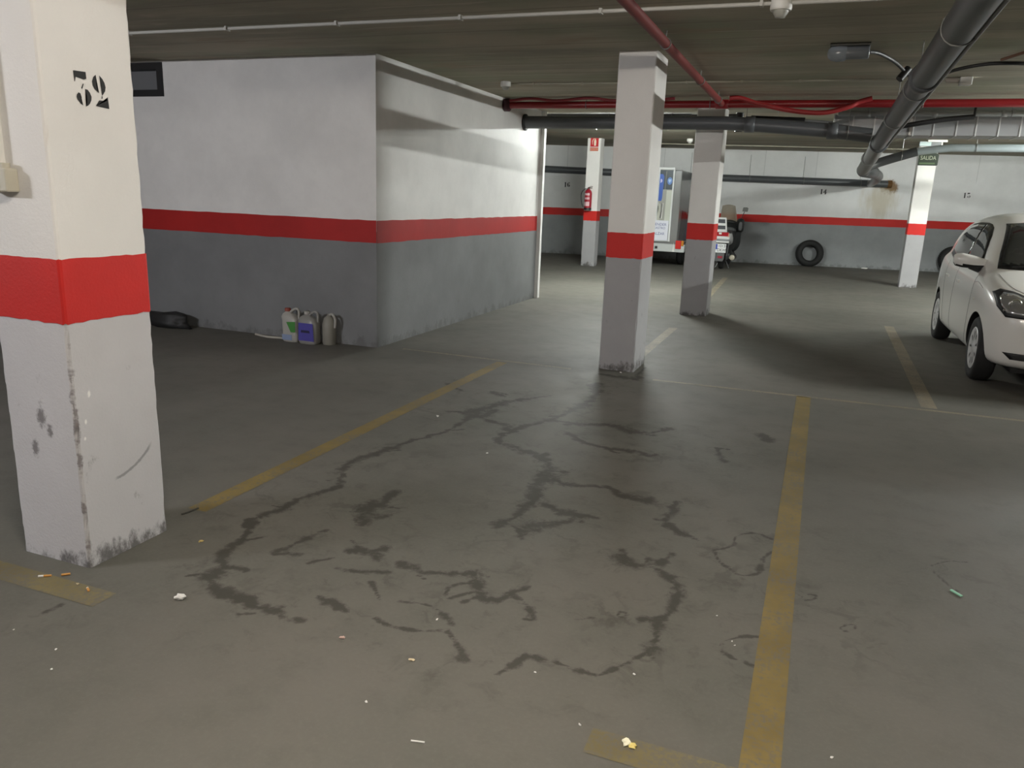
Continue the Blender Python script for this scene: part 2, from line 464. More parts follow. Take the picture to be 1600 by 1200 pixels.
# ------------------------------------------------------------------ setting: floor
XL, XR, YF, YB = -12.0, 9.0, -6.0, 24.5
STAINS = [  # (half width in metres, points in metres)
    (0.0218, [(-2.071, 4.800), (-2.072, 4.337), (-2.177, 4.011), (-2.223, 3.782), (-2.289, 3.608), (-2.270, 3.415), (-2.177, 3.255), (-2.147, 3.169), (-2.211, 3.011), (-2.223, 2.825), (-2.258, 2.683), (-2.215, 2.587), (-2.165, 2.464), (-2.134, 2.311), (-2.065, 2.250), (-2.050, 2.168), (-1.972, 2.092), (-1.896, 2.075), (-1.801, 2.078)]),
    (0.0145, [(-1.824, 2.077), (-1.756, 2.048), (-1.669, 2.064), (-1.605, 2.035), (-1.537, 2.043)]),
    (0.0323, [(-1.529, 6.082), (-1.439, 5.612), (-1.472, 5.321), (-1.521, 5.007), (-1.590, 4.792), (-1.696, 4.521), (-1.691, 4.266), (-1.532, 4.208), (-1.351, 4.103), (-1.237, 3.918), (-1.214, 3.656), (-1.164, 3.437)]),
    (0.0355, [(-1.296, 4.094), (-1.253, 3.853), (-1.196, 3.564), (-1.145, 3.382)]),
    (0.0283, [(-1.164, 3.437), (-1.171, 3.299), (-1.200, 3.159), (-1.213, 3.072)]),
    (0.0284, [(-1.103, 3.439), (-0.987, 3.389), (-0.900, 3.372), (-0.973, 3.245), (-1.059, 3.171), (-1.097, 3.075)]),
    (0.0136, [(-1.154, 3.125), (-1.080, 3.098), (-1.031, 3.137)]),
    (0.0147, [(-0.904, 3.386), (-0.809, 3.391)]),
    (0.0331, [(-2.131, 4.768), (-2.057, 5.000), (-1.965, 5.213), (-1.860, 5.378), (-1.763, 5.520)]),
    (0.0284, [(-2.124, 4.753), (-2.006, 4.708), (-1.861, 4.647), (-1.735, 4.597)]),
    (0.0373, [(-1.526, 4.879), (-1.321, 4.885), (-1.117, 4.961), (-0.920, 4.869), (-0.764, 5.065)]),
    (0.0251, [(-1.367, 4.664), (-1.215, 4.516), (-1.035, 4.467), (-0.839, 4.486), (-0.788, 4.432)]),
    (0.0229, [(-1.099, 3.745), (-1.016, 3.766)]),
    (0.0165, [(-1.016, 3.766), (-0.868, 3.809), (-0.778, 3.723), (-0.617, 3.726)]),
    (0.0245, [(-0.762, 3.731), (-0.675, 3.716), (-0.616, 3.755)]),
    (0.0217, [(-0.493, 3.768), (-0.502, 3.524), (-0.469, 3.441), (-0.407, 3.393)]),
    (0.0326, [(-0.619, 3.032), (-0.583, 2.997)]),
    (0.0221, [(-0.583, 2.997), (-0.519, 2.982), (-0.427, 3.071)]),
    (0.0171, [(-0.452, 3.059), (-0.409, 3.159)]),
    (0.0119, [(-0.483, 3.006), (-0.423, 2.977)]),
    (0.0201, [(-0.423, 2.977), (-0.365, 2.902), (-0.335, 2.814), (-0.335, 2.671)]),
    (0.0148, [(-0.335, 2.671), (-0.364, 2.594), (-0.430, 2.563)]),
    (0.0184, [(-0.363, 2.585), (-0.349, 2.453), (-0.356, 2.373)]),
    (0.0095, [(-0.356, 2.373), (-0.412, 2.278), (-0.474, 2.180), (-0.534, 2.164), (-0.627, 2.180)]),
    (0.0127, [(-0.682, 2.175), (-0.727, 2.175), (-0.757, 2.102)]),
    (0.0079, [(-0.757, 2.102), (-0.785, 2.032)]),
    (0.0348, [(-1.889, 2.972), (-1.830, 3.063)]),
    (0.0240, [(-1.830, 3.063), (-1.843, 3.261)]),
    (0.0227, [(-1.863, 2.959), (-1.785, 2.834)]),
    (0.0169, [(-1.953, 2.430), (-1.932, 2.576), (-1.897, 2.718)]),
    (0.0140, [(-1.950, 2.425), (-1.854, 2.470)]),
    (0.0222, [(-1.694, 2.587), (-1.608, 2.601)]),
    (0.0206, [(-1.608, 2.601), (-1.569, 2.667)]),
    (0.0112, [(-1.652, 2.427), (-1.556, 2.442), (-1.449, 2.487)]),
    (0.0153, [(-1.447, 2.574), (-1.391, 2.569), (-1.323, 2.552)]),
    (0.0206, [(-1.318, 2.543), (-1.220, 2.577), (-1.125, 2.633)]),
    (0.0215, [(-1.124, 2.616), (-1.076, 2.540), (-1.026, 2.470)]),
    (0.0205, [(-1.020, 2.457), (-0.953, 2.472), (-0.931, 2.552)]),
    (0.0134, [(-0.922, 2.529), (-0.837, 2.474), (-0.785, 2.400)]),
    (0.0089, [(-1.098, 2.558), (-1.167, 2.497), (-1.157, 2.420)]),
    (0.0085, [(-1.067, 2.489), (-1.135, 2.403)]),
    (0.0076, [(-1.316, 2.169), (-1.237, 2.145), (-1.141, 2.157), (-1.059, 2.194)]),
    (0.0124, [(-1.106, 2.290), (-1.031, 2.239)]),
    (0.0128, [(-1.039, 2.204), (-0.948, 2.115), (-0.921, 2.067)]),
    (0.0083, [(-1.288, 2.306), (-1.191, 2.325), (-1.096, 2.295)]),
    (0.0145, [(-1.525, 2.196), (-1.434, 2.163)]),
    (0.0120, [(-1.462, 2.387), (-1.389, 2.312)]),
    (0.0083, [(-0.019, 3.519), (-0.092, 3.553), (-0.172, 3.475), (-0.174, 3.370), (-0.250, 3.277)]),
    (0.0070, [(-0.250, 3.277), (-0.211, 3.173), (-0.166, 3.130), (-0.122, 3.082), (-0.049, 3.135), (-0.041, 3.208)]),
    (0.0109, [(-0.046, 3.155), (-0.041, 3.294)]),
    (0.0067, [(-0.041, 3.294), (-0.011, 3.377)]),
    (0.0054, [(-0.004, 2.633), (-0.068, 2.604), (-0.128, 2.541), (-0.127, 2.489)]),
    (0.0066, [(-0.126, 2.477), (-0.076, 2.450), (-0.008, 2.433)]),
    (0.0070, [(0.646, 3.540), (0.719, 3.622), (0.803, 3.648)]),
    (0.0063, [(0.647, 3.482), (0.687, 3.384), (0.716, 3.327)]),
    (0.0038, [(0.261, 2.824), (0.276, 2.803), (0.305, 2.825), (0.313, 2.857), (0.289, 2.856), (0.264, 2.825)]),
    (0.0041, [(0.117, 3.014), (0.137, 2.979), (0.170, 3.005), (0.177, 3.036), (0.146, 3.038)]),
    (0.0097, [(-0.595, 2.502), (-0.646, 2.464)]),
    (0.0050, [(-0.512, 2.555), (-0.507, 2.587), (-0.481, 2.579), (-0.486, 2.547), (-0.509, 2.551)]),
    (0.0265, [(-1.991, 4.752), (-1.983, 4.943)]),
    (0.0201, [(-2.616, 5.460), (-2.438, 5.322)]),
    (0.0475, [(-1.598, 6.446), (-1.306, 6.420)]),
    (0.0302, [(-2.092, 5.336), (-2.202, 5.409)]),
    (0.0374, [(-0.122, 5.089), (-0.170, 5.218)]),
    (0.0174, [(-0.414, 4.790), (-0.348, 4.555)]),
    (0.0106, [(-1.664, 2.615), (-1.733, 2.672)]),
    (0.0079, [(-1.782, 2.415), (-1.715, 2.498)]),
    (0.0080, [(-1.707, 2.022), (-1.773, 1.982)]),
    (0.0100, [(-2.387, 1.712), (-2.383, 1.772)]),
]
def build_floor():
    xs = np.unique(np.concatenate([np.linspace(XL, -3.0, 16), np.arange(-3.0, 1.6, 0.0125), np.linspace(1.6, XR, 14)]))
    ys = np.unique(np.concatenate([np.linspace(YF, 1.4, 12), np.arange(1.4, 6.6, 0.0125), np.linspace(6.6, YB, 24)]))
    X, Y = np.meshgrid(xs, ys)
    P = np.stack([X.ravel(), Y.ravel()], 1)
    st = np.zeros(len(P)); damp = np.zeros(len(P))
    srng = np.random.default_rng(11)
    stains = list(STAINS)
    for hw, pts in STAINS:          # little side runs where the damp crept out of the main line
        if hw < 0.012: continue
        for k in range(len(pts)):
            if srng.random() < 0.35:
                p = np.array(pts[k]); a_ = srng.uniform(0, 2 * PI); L = hw * srng.uniform(2.5, 5.5)
                q = p + L * np.array([math.cos(a_), math.sin(a_) * 0.7])
                stains.append((hw * srng.uniform(0.3, 0.6), [tuple(p), tuple((p + q) / 2 + srng.normal(0, hw * .5, 2)), tuple(q)]))
    for hw, pts in stains:
        pts = np.array([tuple(q)[:2] for q in smooth_path([(a, b_, 0) for a, b_ in pts], 7)])
        amp = hw * (0.55 if hw > 0.012 else 0.3)
        pts[1:-1] += srng.normal(0, amp * 0.5, (len(pts) - 2, 2))
        wv = np.clip(1 + np.convolve(srng.normal(0, 0.6, len(pts) + 4), np.ones(3) / 3, 'same')[2:-2], 0.45, 1.8)
        lo = pts.min(0) - 0.3; hi = pts.max(0) + 0.3
        idx = np.where((P[:, 0] > lo[0]) & (P[:, 0] < hi[0]) & (P[:, 1] > lo[1]) & (P[:, 1] < hi[1]))[0]
        Q = P[idx]
        best = np.full(len(idx), 9.0)
        for a, b_, wk in zip(pts[:-1], pts[1:], wv):
            d = b_ - a; L = max((d * d).sum(), 1e-9)
            t = np.clip(((Q - a) @ d) / L, 0, 1)
            best = np.minimum(best, np.linalg.norm(Q - a - t[:, None] * d, axis=1) / wk)
        val = np.clip(1.02 - 0.48 * best / hw, 0, 1)
        st[idx] = np.maximum(st[idx], val)
        dv = np.clip(1 - best / 0.28, 0, 1)
        damp[idx] = np.maximum(damp[idx], dv * 0.8)
    nx, ny = len(xs), len(ys)
    i = np.arange(nx * ny).reshape(ny, nx)
    F = np.stack([i[:-1, :-1].ravel(), i[:-1, 1:].ravel(), i[1:, 1:].ravel(), i[1:, :-1].ravel()], 1)
    me = bpy.data.meshes.new('floor')
    V = np.concatenate([P, np.zeros((len(P), 1))], 1)
    me.from_pydata(V.tolist(), [], F.tolist())
    for nm, arr in (('stain', st), ('damp', damp)):
        a = me.attributes.new(nm, 'FLOAT', 'POINT')
        a.data.foreach_set('value', arr.astype(np.float32))
    me.materials.append(FLOOR)
    o = bpy.data.objects.new('floor', me)
    COL.objects.link(o)
    return structure(o)
floor = build_floor()

def floor_line(x0, y0, x1, y1, wid, mat, label):
    d = Vector((x1 - x0, y1 - y0, 0)); L = d.length; d.normalize()
    nrm = Vector((-d.y, d.x, 0)) * wid / 2
    n = max(2, int(L / 0.06))
    V, F = [], []
    for k in range(n + 1):
        c = Vector((x0, y0, 0.0012)) + d * L * k / n
        j1, j2 = (random.uniform(-0.05, 0.05) * wid for _ in range(2))
        V += [c - nrm * (1 + j1), c + nrm * (1 + j2)]
    for k in range(n):
        F.append((2 * k, 2 * k + 2, 2 * k + 3, 2 * k + 1))
    mb = MB(); mb.add(V, F)
    o = mb.build('parking_line', mat, floor)
    o['label'] = label
    return o
floor_line(-2.565, 2.64, -2.545, 6.46, 0.105, YEL, 'yellow bay line from the pillar numbered 32 to the aisle')
floor_line(0.02, 0.3, 0.075, 6.5, 0.108, YEL, 'worn yellow bay line right of the damp stains')
floor_line(-2.95, 1.86, -2.27, 1.86, 0.105, YEL_F, 'short faded yellow dash at the foot of the pillar numbered 32')
floor_line(-0.43, 1.86, 0.0, 1.86, 0.11, YEL_F, 'short faded yellow dash beside the worn yellow bay line')
floor_line(-3.62, 6.53, -1.9, 6.52, 0.045, CREAM, 'thin cream line left of the nearest middle pillar')
floor_line(-1.15, 6.47, 4.5, 6.66, 0.05, CREAM, 'thin cream line right of the nearest middle pillar')
floor_line(1.0, 6.62, 1.06, 11.2, 0.115, CREAM, 'faded bay line beside the white car')
floor_line(-1.47, 7.4, -1.47, 9.4, 0.10, CREAM, 'faded bay line between the two middle pillars')
floor_line(-1.5, 12.6, -1.62, 16.6, 0.10, CREAM, 'faded far bay line in front of the scooter')

# ceiling
mb = MB()
T = 0.3
for (ya, yb) in ((YF, 11.5), (11.5, YB)):
    za, zb = cz(ya), cz(yb)
    V = [(XL, ya, za), (XR, ya, za), (XR, yb, zb), (XL, yb, zb), (XL, ya, za + T), (XR, ya, za + T), (XR, yb, zb + T), (XL, yb, zb + T)]
    mb.add(V, [(0, 3, 2, 1), (4, 5, 6, 7)])
ceiling = structure(mb.build('ceiling', CEIL))

# ------------------------------------------------------------------ walls
STH = 0.210
def wall_panel(name, p0, p1, z1=1.22, z1b=None, up=WHITE, low=GREY_W, parent=None, top=None, thick=0.0):
    """vertical wall from p0 to p1 (seen from its right-hand side), grey below and white above"""
    a = Vector((*p0, 0)); b = Vector((*p1, 0))
    z1b = z1 if z1b is None else z1b
    mb = MB()
    zt0 = cz(a.y) + 0.05; zt1 = cz(b.y) + 0.05
    s0, s1 = z1 - STH / 2, z1b - STH / 2
    V = [(a.x, a.y, 0), (b.x, b.y, 0), (b.x, b.y, s1), (a.x, a.y, s0), (b.x, b.y, zt1), (a.x, a.y, zt0)]
    mb.add(V, [(0, 1, 2, 3)], 1); mb.add(V, [(3, 2, 4, 5)], 0)
    o = structure(mb.build(name, [up, low]))
    return o

def stripe(parent, p0, p1, zt0, zt1, mat, off=0.0025, hgt=STH, label=None):
    a = Vector((*p0, 0)); b = Vector((*p1, 0))
    d = (b - a).normalized(); n = Vector((d.y, -d.x, 0)) * off
    a2, b2 = a + n, b + n
    mb = MB()
    k = max(1, int((b - a).length / 0.1))
    V, F = [], []
    for i in range(k + 1):
        q = a2.lerp(b2, i / k); q0 = a.lerp(b, i / k); zt = zt0 + (zt1 - zt0) * i / k
        j1, j2 = random.uniform(-.003, .003), random.uniform(-.003, .003)
        V += [(q.x, q.y, zt - hgt + j1), (q.x, q.y, zt + j2), (q0.x, q0.y, zt - hgt + j1), (q0.x, q0.y, zt + j2)]
    for i in range(k):
        o = 4 * i
        F += [(o, o + 4, o + 5, o + 1), (o + 1, o + 5, o + 7, o + 3), (o + 2, o + 6, o + 4, o)]
    mb.add(V, F)
    o = mb.build('red_stripe', mat, parent)
    o['label'] = label or 'red painted stripe'
    return o

# back wall (runs slightly askew to the bays)
BW0, BW1 = Vector((-12.0, 19.23)), Vector((9.0, 23.52))
def bw(x):
    return BW0.y + (x - BW0.x) * (BW1.y - BW0.y) / (BW1.x - BW0.x)
wall_back = wall_panel('wall_back', BW0, BW1, 1.20, 1.29, up=WHITE_B, low=GREY_B)
stripe(wall_back, BW0, BW1, 1.20, 1.29, RED, hgt=0.19)
bdir = Vector((BW1.x - BW0.x, BW1.y - BW0.y, 0)).normalized()
bn = Vector((bdir.y, -bdir.x, 0))

# storeroom block: a solid volume whose two visible faces carry stripe and window
SX, SY0, SY1 = -3.86, 6.44, 11.06
WX0, WX1, WZ0, WZ1 = -7.35, -6.33, 2.345, 2.67
mb = MB()
zs = 1.22 - STH / 2
zt = 2.74
def quad(x0, z0, x1, z1, mi): mb.add([(x0, SY0, z0), (x1, SY0, z0), (x1, SY0, z1), (x0, SY0, z1)], [(0, 1, 2, 3)], mi)
quad(XL, 0, SX, zs, 1)
quad(XL, zs, WX0, zt, 0); quad(WX1, zs, SX, zt, 0); quad(WX0, zs, WX1, WZ0, 0); quad(WX0, WZ1, WX1, zt, 0)
RD = SY0 + 0.16   # recess of the window
mb.add([(WX0, SY0, WZ0), (WX1, SY0, WZ0), (WX1, RD, WZ0), (WX0, RD, WZ0), (WX0, SY0, WZ1), (WX1, SY0, WZ1), (WX1, RD, WZ1), (WX0, RD, WZ1)],
       [(0, 1, 2, 3), (4, 7, 6, 5), (1, 5, 6, 2), (0, 3, 7, 4)], 0)
mb.add([(SX, SY0, 0), (SX, SY1, 0), (SX, SY1, zs), (SX, SY0, zs)], [(0, 1, 2, 3)], 1)
mb.add([(SX, SY0, zs), (SX, SY1, zs), (SX, SY1, zt), (SX, SY0, zt)], [(0, 1, 2, 3)], 0)
# unpainted plaster return at the far corner
mb.box((SX, SY1 - 0.05, 0), (SX + 0.055, SY1 + 0.03, zt), 0)
mb.add([(XL, SY1, 0), (XL, SY1, zt), (SX, SY1, zt), (SX, SY1, 0)], [(0, 1, 2, 3)], 0)
wall_store = structure(mb.build('wall_storeroom', [WHITE, GREY_W]))
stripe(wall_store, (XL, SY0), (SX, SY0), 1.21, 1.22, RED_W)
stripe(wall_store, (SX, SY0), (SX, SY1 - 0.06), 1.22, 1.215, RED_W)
# high window of the storeroom
win = thing('window_1', (WX1, SY0, WZ0), None, None)
structure(win)
mb = MB()
fr = 0.065
ya, yb = SY0 - 0.012, RD
for (a, b) in (((WX0, ya, WZ0), (WX1, yb, WZ0 + fr)), ((WX0, ya, WZ1 - fr), (WX1, yb, WZ1)), ((WX1 - 0.075, ya, WZ0 + fr), (WX1, yb, WZ1 - fr)),
               ((WX0, ya, WZ0 + fr), (WX0 + 0.06, yb, WZ1 - fr))):
    mb.box(a, b)
mb.build('window_frame', BLACK, win)
mb = MB(); mb.box((WX0 + 0.05, RD - 0.06, WZ0 + fr - 0.01), (WX1 - 0.07, RD - 0.045, WZ1 - fr + 0.01))
mb.build('pane', simple('dusty_window_glass', (0.17, 0.175, 0.18), 0.18), win)

# walls out of the frame that close the garage
for nm, q0, q1 in (('wall_left', (XL, YF), (XL, SY0)), ('wall_right', (XR, BW1.y), (XR, YF)), ('wall_front', (XR, YF), (XL, YF))):
    stripe(structure(wall_panel(nm, q0, q1)), q0, q1, 1.22, 1.22, RED)

# ------------------------------------------------------------------ stencilled numbers
def img(pts, skew=0.095):
    """digit outline traced on the stencil sheet, in digit heights"""
    return [((x - 200) / 800.0, (950 - (y - (x - 200) * skew)) / 800.0) for x, y in pts]
THREE = [img([(203, 165), (225, 160), (545, 180), (552, 330), (480, 350), (330, 318), (262, 300), (232, 405), (216, 400)]),
         img([(440, 440), (465, 450), (415, 560), (385, 545)]),
         img([(250, 690), (300, 640), (350, 660), (378, 750), (350, 840), (400, 935), (330, 890), (255, 800), (238, 740)]),
         img([(490, 560), (560, 575), (615, 640), (652, 730), (640, 810), (590, 890), (530, 935), (470, 955), (510, 885), (525, 790), (520, 680)])]
TWO = [img([(805, 225), (730, 280), (686, 380), (695, 470), (745, 560), (860, 640), (812, 560), (806, 430)]),
       img([(905, 235), (985, 310), (1040, 400), (1064, 500), (1040, 590), (990, 650), (940, 700), (945, 560), (935, 420)]),
       img([(930, 700), (950, 715), (945, 765), (915, 770)]),
       img([(845, 805), (1070, 812), (1085, 740), (1105, 725), (1120, 1000), (735, 935)])]
TWO = [[(x - 0.60, y) for x, y in p] for p in TWO]
ONE = [[(0.16, 0), (0.38, 0), (0.38, 1), (0.20, 0.97), (0.05, 0.80), (0.16, 0.84)]]
SIX = [[(0.26, 0.02), (0.26, 0.98), (0.10, 0.8), (0.02, 0.5), (0.08, 0.2)], [(0.36, 0.03), (0.52, 0.12), (0.58, 0.32), (0.52, 0.5), (0.36, 0.58)],
       [(0.36, 0.98), (0.36, 0.82), (0.5, 0.72), (0.56, 0.84), (0.48, 0.95)]]
FOUR = [[(0.30, 0), (0.52, 0), (0.52, 1), (0.44, 1), (0.30, 0.8)], [(0.0, 0.30), (0.24, 0.30), (0.24, 0.40), (0.12, 0.40), (0.24, 0.68), (0.24, 0.82)], [(0.57, 0.22), (0.66, 0.22), (0.66, 0.38), (0.57, 0.38)]]
def number(digits, h, frame, parent, advance=0.62):
    o, u, v = (Vector(q) for q in frame)
    u = u.normalized(); v = v.normalized(); n = u.cross(v)
    mb = MB(); x = 0
    for dg, adv in digits:
        for poly in dg:
            # fan triangulation keeps concave strokes clean
            bm = bmesh.new()
            vv = [bm.verts.new(o + (u * (px * h + x) + v * (py * h))) for px, py in poly]
            f = bm.faces.new(vv)
            bmesh.ops.triangulate(bm, faces=[f])
            bm.verts.index_update()
            mb.add([q.co + n * 0.0015 for q in bm.verts], [tuple(q.index for q in fc.verts) for fc in bm.faces])
            bm.free()
        x += adv * h
    ob = mb.build('number_marking', BLACKP, parent)
    ob['label'] = 'black stencilled number'
    return ob
def wall_number(x, z, digits, h=0.13):
    number(digits, h, ((x, bw(x), z), bdir, (0, 0, 1)), wall_back)
wall_number(-6.42, 1.765, [(ONE, 0.6), (SIX, 0.6)])
wall_number(0.0, 1.815, [(ONE, 0.6), (FOUR, 0.6)])
wall_number(3.32, 1.845, [(ONE, 0.7), (THREE, 0.6)])

# ------------------------------------------------------------------ pillars
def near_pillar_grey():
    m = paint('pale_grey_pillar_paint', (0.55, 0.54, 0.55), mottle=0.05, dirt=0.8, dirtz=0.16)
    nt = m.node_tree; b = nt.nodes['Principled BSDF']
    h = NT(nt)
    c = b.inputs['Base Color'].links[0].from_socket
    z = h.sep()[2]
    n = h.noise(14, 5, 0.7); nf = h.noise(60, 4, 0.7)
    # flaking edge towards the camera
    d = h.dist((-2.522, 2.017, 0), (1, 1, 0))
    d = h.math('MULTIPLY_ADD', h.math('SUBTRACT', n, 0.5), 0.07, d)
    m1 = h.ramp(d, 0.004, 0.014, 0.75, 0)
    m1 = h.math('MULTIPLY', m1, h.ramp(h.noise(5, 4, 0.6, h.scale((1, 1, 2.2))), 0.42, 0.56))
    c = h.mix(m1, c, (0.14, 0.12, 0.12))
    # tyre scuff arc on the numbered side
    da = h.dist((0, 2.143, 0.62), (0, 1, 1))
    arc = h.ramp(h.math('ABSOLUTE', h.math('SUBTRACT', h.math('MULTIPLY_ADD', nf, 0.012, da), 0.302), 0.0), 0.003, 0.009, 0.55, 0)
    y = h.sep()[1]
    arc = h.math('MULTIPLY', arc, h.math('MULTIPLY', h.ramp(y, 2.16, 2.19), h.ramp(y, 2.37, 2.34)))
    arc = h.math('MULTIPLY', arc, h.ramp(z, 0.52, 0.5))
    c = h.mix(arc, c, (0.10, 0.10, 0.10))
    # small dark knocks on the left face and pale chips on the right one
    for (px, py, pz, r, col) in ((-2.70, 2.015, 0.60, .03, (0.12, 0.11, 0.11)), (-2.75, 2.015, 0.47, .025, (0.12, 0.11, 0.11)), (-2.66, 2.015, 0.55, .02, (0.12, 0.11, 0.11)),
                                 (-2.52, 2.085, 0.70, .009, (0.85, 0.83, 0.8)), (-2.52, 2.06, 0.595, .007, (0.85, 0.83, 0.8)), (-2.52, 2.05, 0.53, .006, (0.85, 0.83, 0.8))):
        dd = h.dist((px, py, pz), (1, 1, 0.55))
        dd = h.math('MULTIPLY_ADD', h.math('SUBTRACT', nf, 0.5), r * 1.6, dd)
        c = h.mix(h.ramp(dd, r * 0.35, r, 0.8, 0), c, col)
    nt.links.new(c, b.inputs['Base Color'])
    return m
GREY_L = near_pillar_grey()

def pillar(x0, y0, x1, y1, label, stripe_top=1.22, stripe_h=0.215, chip=0.004, low=GREY_P):
    t = thing('pillar', ((x0 + x1) / 2, (y0 + y1) / 2, 0), label, 'pillar')
    H_ = cz((y0 + y1) / 2) + 0.004
    c = 0.012
    ring = []
    for (cx, cy_, sx, sy_) in ((x0, y0, 1, 1), (x1, y0, -1, 1), (x1, y1, -1, -1), (x0, y1, 1, -1)):
        a, b, d = (cx, cy_ + sy_ * c), (cx + sx * c * .3, cy_ + sy_ * c * .3), (cx + sx * c, cy_)
        if (sx, sy_) in ((1, 1), (-1, -1)): ring += [a, b, d]
        else: ring += [d, b, a]
    ring = [(p, i % 3) for i, p in enumerate(ring)]
    zlist = sorted(set([0, stripe_top - stripe_h / 2, H_] + [round(0.04 * k, 3) for k in range(1, int(H_ / 0.04))]))
    V, F1, F2 = [], [], []
    n = len(ring)
    mx, my = (x0 + x1) / 2, (y0 + y1) / 2
    for z in zlist:
        for (px, py), k in ring:
            j = 0.0
            if k == 1 and z > 0:
                j = random.random() ** 3 * chip * (1.8 if z < 0.9 else 1.0)
            px2, py2 = px + (mx - px) * j / 0.25, py + (my - py) * j / 0.25
            V.append((px2, py2, z))
    for i in range(len(zlist) - 1):
        for k in range(n):
            k2 = (k + 1) % n
            f = (i * n + k, i * n + k2, (i + 1) * n + k2, (i + 1) * n + k)
            (F1 if zlist[i] < stripe_top - stripe_h / 2 - 1e-6 else F2).append(f)
    mb = MB(); mb.add(V, F1, 1); mb.add(V, F2, 0)
    mb.add(V[-n:], [tuple(range(n))], 0)
    mb.build('shaft', [WHITE_P, low], t)
    # painted stripe
    e = 0.002
    ringo = []
    for (px, py), k in ring:
        ringo.append((px + math.copysign(e, px - mx), py + math.copysign(e, py - my)))
    V, F = [], []
    seg = []
    for i in range(n):   # densify
        a, b = ringo[i], ringo[(i + 1) % n]
        m_ = max(1, int(math.dist(a, b) / 0.03))
        seg += [(a[0] + (b[0] - a[0]) * q / m_, a[1] + (b[1] - a[1]) * q / m_) for q in range(m_)]
    m_ = len(seg)
    for (a, b) in seg: V.append((a, b, stripe_top - stripe_h + random.uniform(-.004, .003)))
    for (a, b) in seg: V.append((a, b, stripe_top + random.uniform(-.002, .002)))
    for k in range(m_): F.append((k, (k + 1) % m_, m_ + (k + 1) % m_, m_ + k))
    mb = MB(); mb.add(V, F)
    s = mb.build('red_stripe', RED, t)
    s['label'] = 'red painted stripe'
    return t

P32 = pillar(-2.885, 2.015, -2.52, 2.415, 'large nearest pillar at left carrying the stencilled number 32', 1.215, 0.235, chip=0.006, low=GREY_L)
PC = pillar(-1.685, 6.665, -1.365, 7.15, 'middle pillar standing at the top of the stained bay, nearer of the two in line')
PQ = pillar(-1.60, 10.62, -1.245, 11.02, 'middle pillar in front of the scooter, farther of the two in line', 1.23)
PE = pillar(-4.90, 17.1, -4.595, 17.4, 'far pillar carrying the fire extinguisher', 1.225)
PS = pillar(1.69, 17.2, 2.01, 17.5, 'far pillar beneath the green exit sign', 1.25)
number([(THREE, 0.62), (TWO, 0.6)], 0.122, ((-2.5195, 2.145, 1.752), (0, 1, 0), (0, 0, 1)), P32)

# ------------------------------------------------------------------ lamps
TUBEM = {}
def lamp(x, y, ax, rad, col, label):
    z = cz(y)
    t = thing('fluorescent_lamp', (x, y, z), label, 'lamp')
    L = 0.62
    d = Vector((1, 0, 0)) if ax == 'x' else Vector((0, 1, 0))
    s = Vector((0, 1, 0)) if ax == 'x' else Vector((1, 0, 0))
    c = Vector((x, y, z))
    mb = MB()
    lo = c - d * L - s * 0.05 + Vector((0, 0, -0.05)); hi = c + d * L + s * 0.05
    mb.box((min(lo.x, hi.x), min(lo.y, hi.y), lo.z), (max(lo.x, hi.x), max(lo.y, hi.y), hi.z))
    mb.build('housing', WPLAST, t, 0.006)
    m, nt, b = new_mat('lit_tube')
    b.inputs['Base Color'].default_value = (0.8, 0.8, 0.8, 1)
    b.inputs['Emission Color'].default_value = (*col, 1)
    b.inputs['Emission Strength'].default_value = rad
    mb = MB()
    mb.tube([c - d * (L - 0.03) + Vector((0, 0, -0.08)), c + d * (L - 0.03) + Vector((0, 0, -0.08))], 0.016, 10)
    mb.build('tube', m, t)
    for sg in (-1, 1):
        q = c + d * sg * (L - 0.015)
        mb = MB(); mb.box((q.x - 0.02, q.y - 0.02, z - 0.105), (q.x + 0.02, q.y + 0.02, z - 0.045))
        mb.build('lamp_holder', WPLAST, t)
    return t
for a in LAMPS: lamp(*a)

# ------------------------------------------------------------------ pipes and ducts
def hanger(parent, x, y, z, r, along='x', mat=HANG):
    mb = MB()
    n = 16
    pts = [(x, y + (r + .004) * math.cos(2 * PI * k / n), z + (r + .004) * math.sin(2 * PI * k / n)) if along == 'x' else
           (x + (r + .004) * math.cos(2 * PI * k / n), y, z + (r + .004) * math.sin(2 * PI * k / n)) for k in range(n)]
    mb.tube(pts, 0.0045, 6, closed=True)
    if cz(y) - (z + r) > 0.015:
        mb.tube([(x, y, z + r), (x, y, cz(y))], 0.004, 6)
    return mb.build('hanger', mat, parent)

# red sprinkler pipe running along the bays
t = thing('fire_pipe', (-1.17, 4.0, 2.6), 'straight dull red pipe under ceiling running towards the back, touching the middle pillar top', 'pipe')
MB().tube([(-1.165, YF + .05, 2.602), (-1.165, 9.5, 2.602)], 0.034, 16).build('pipe_run', REDPIPE_D, t)
for y in (1.2, 3.4, 5.95, 7.75, 9.15): hanger(t, -1.165, y, 2.602, 0.034, 'y')
# red pipe across
t = thing('fire_pipe', (-3.84, 9.56, 2.6), 'bright red pipe under ceiling crossing from the storeroom wall to the right', 'pipe')
MB().tube([(SX + 0.002, 9.56, 2.603), (XR - .05, 9.56, 2.597)], 0.042, 16).build('pipe_run', REDPIPE, t)
MB().lathe([(0.05, 0), (0.078, 0.005), (0.078, 0.07), (0.05, 0.085)], (SX + 0.001, 9.56, 2.605), 'x', 20).build('wall_collar', simple('dark_red_collar', (0.06, 0.012, 0.02), 0.5), t)
MB().lathe([(0.044, -0.07), (0.052, -0.07), (0.052, 0.07), (0.044, 0.07)], (-1.165, 9.56, 2.602), 'x', 20).build('tee_fitting', REDPIPE, t)
for x in (-2.78, -2.05, -1.3, 0.9, 2.3): hanger(t, x, 9.56, 2.602, 0.042, 'x')
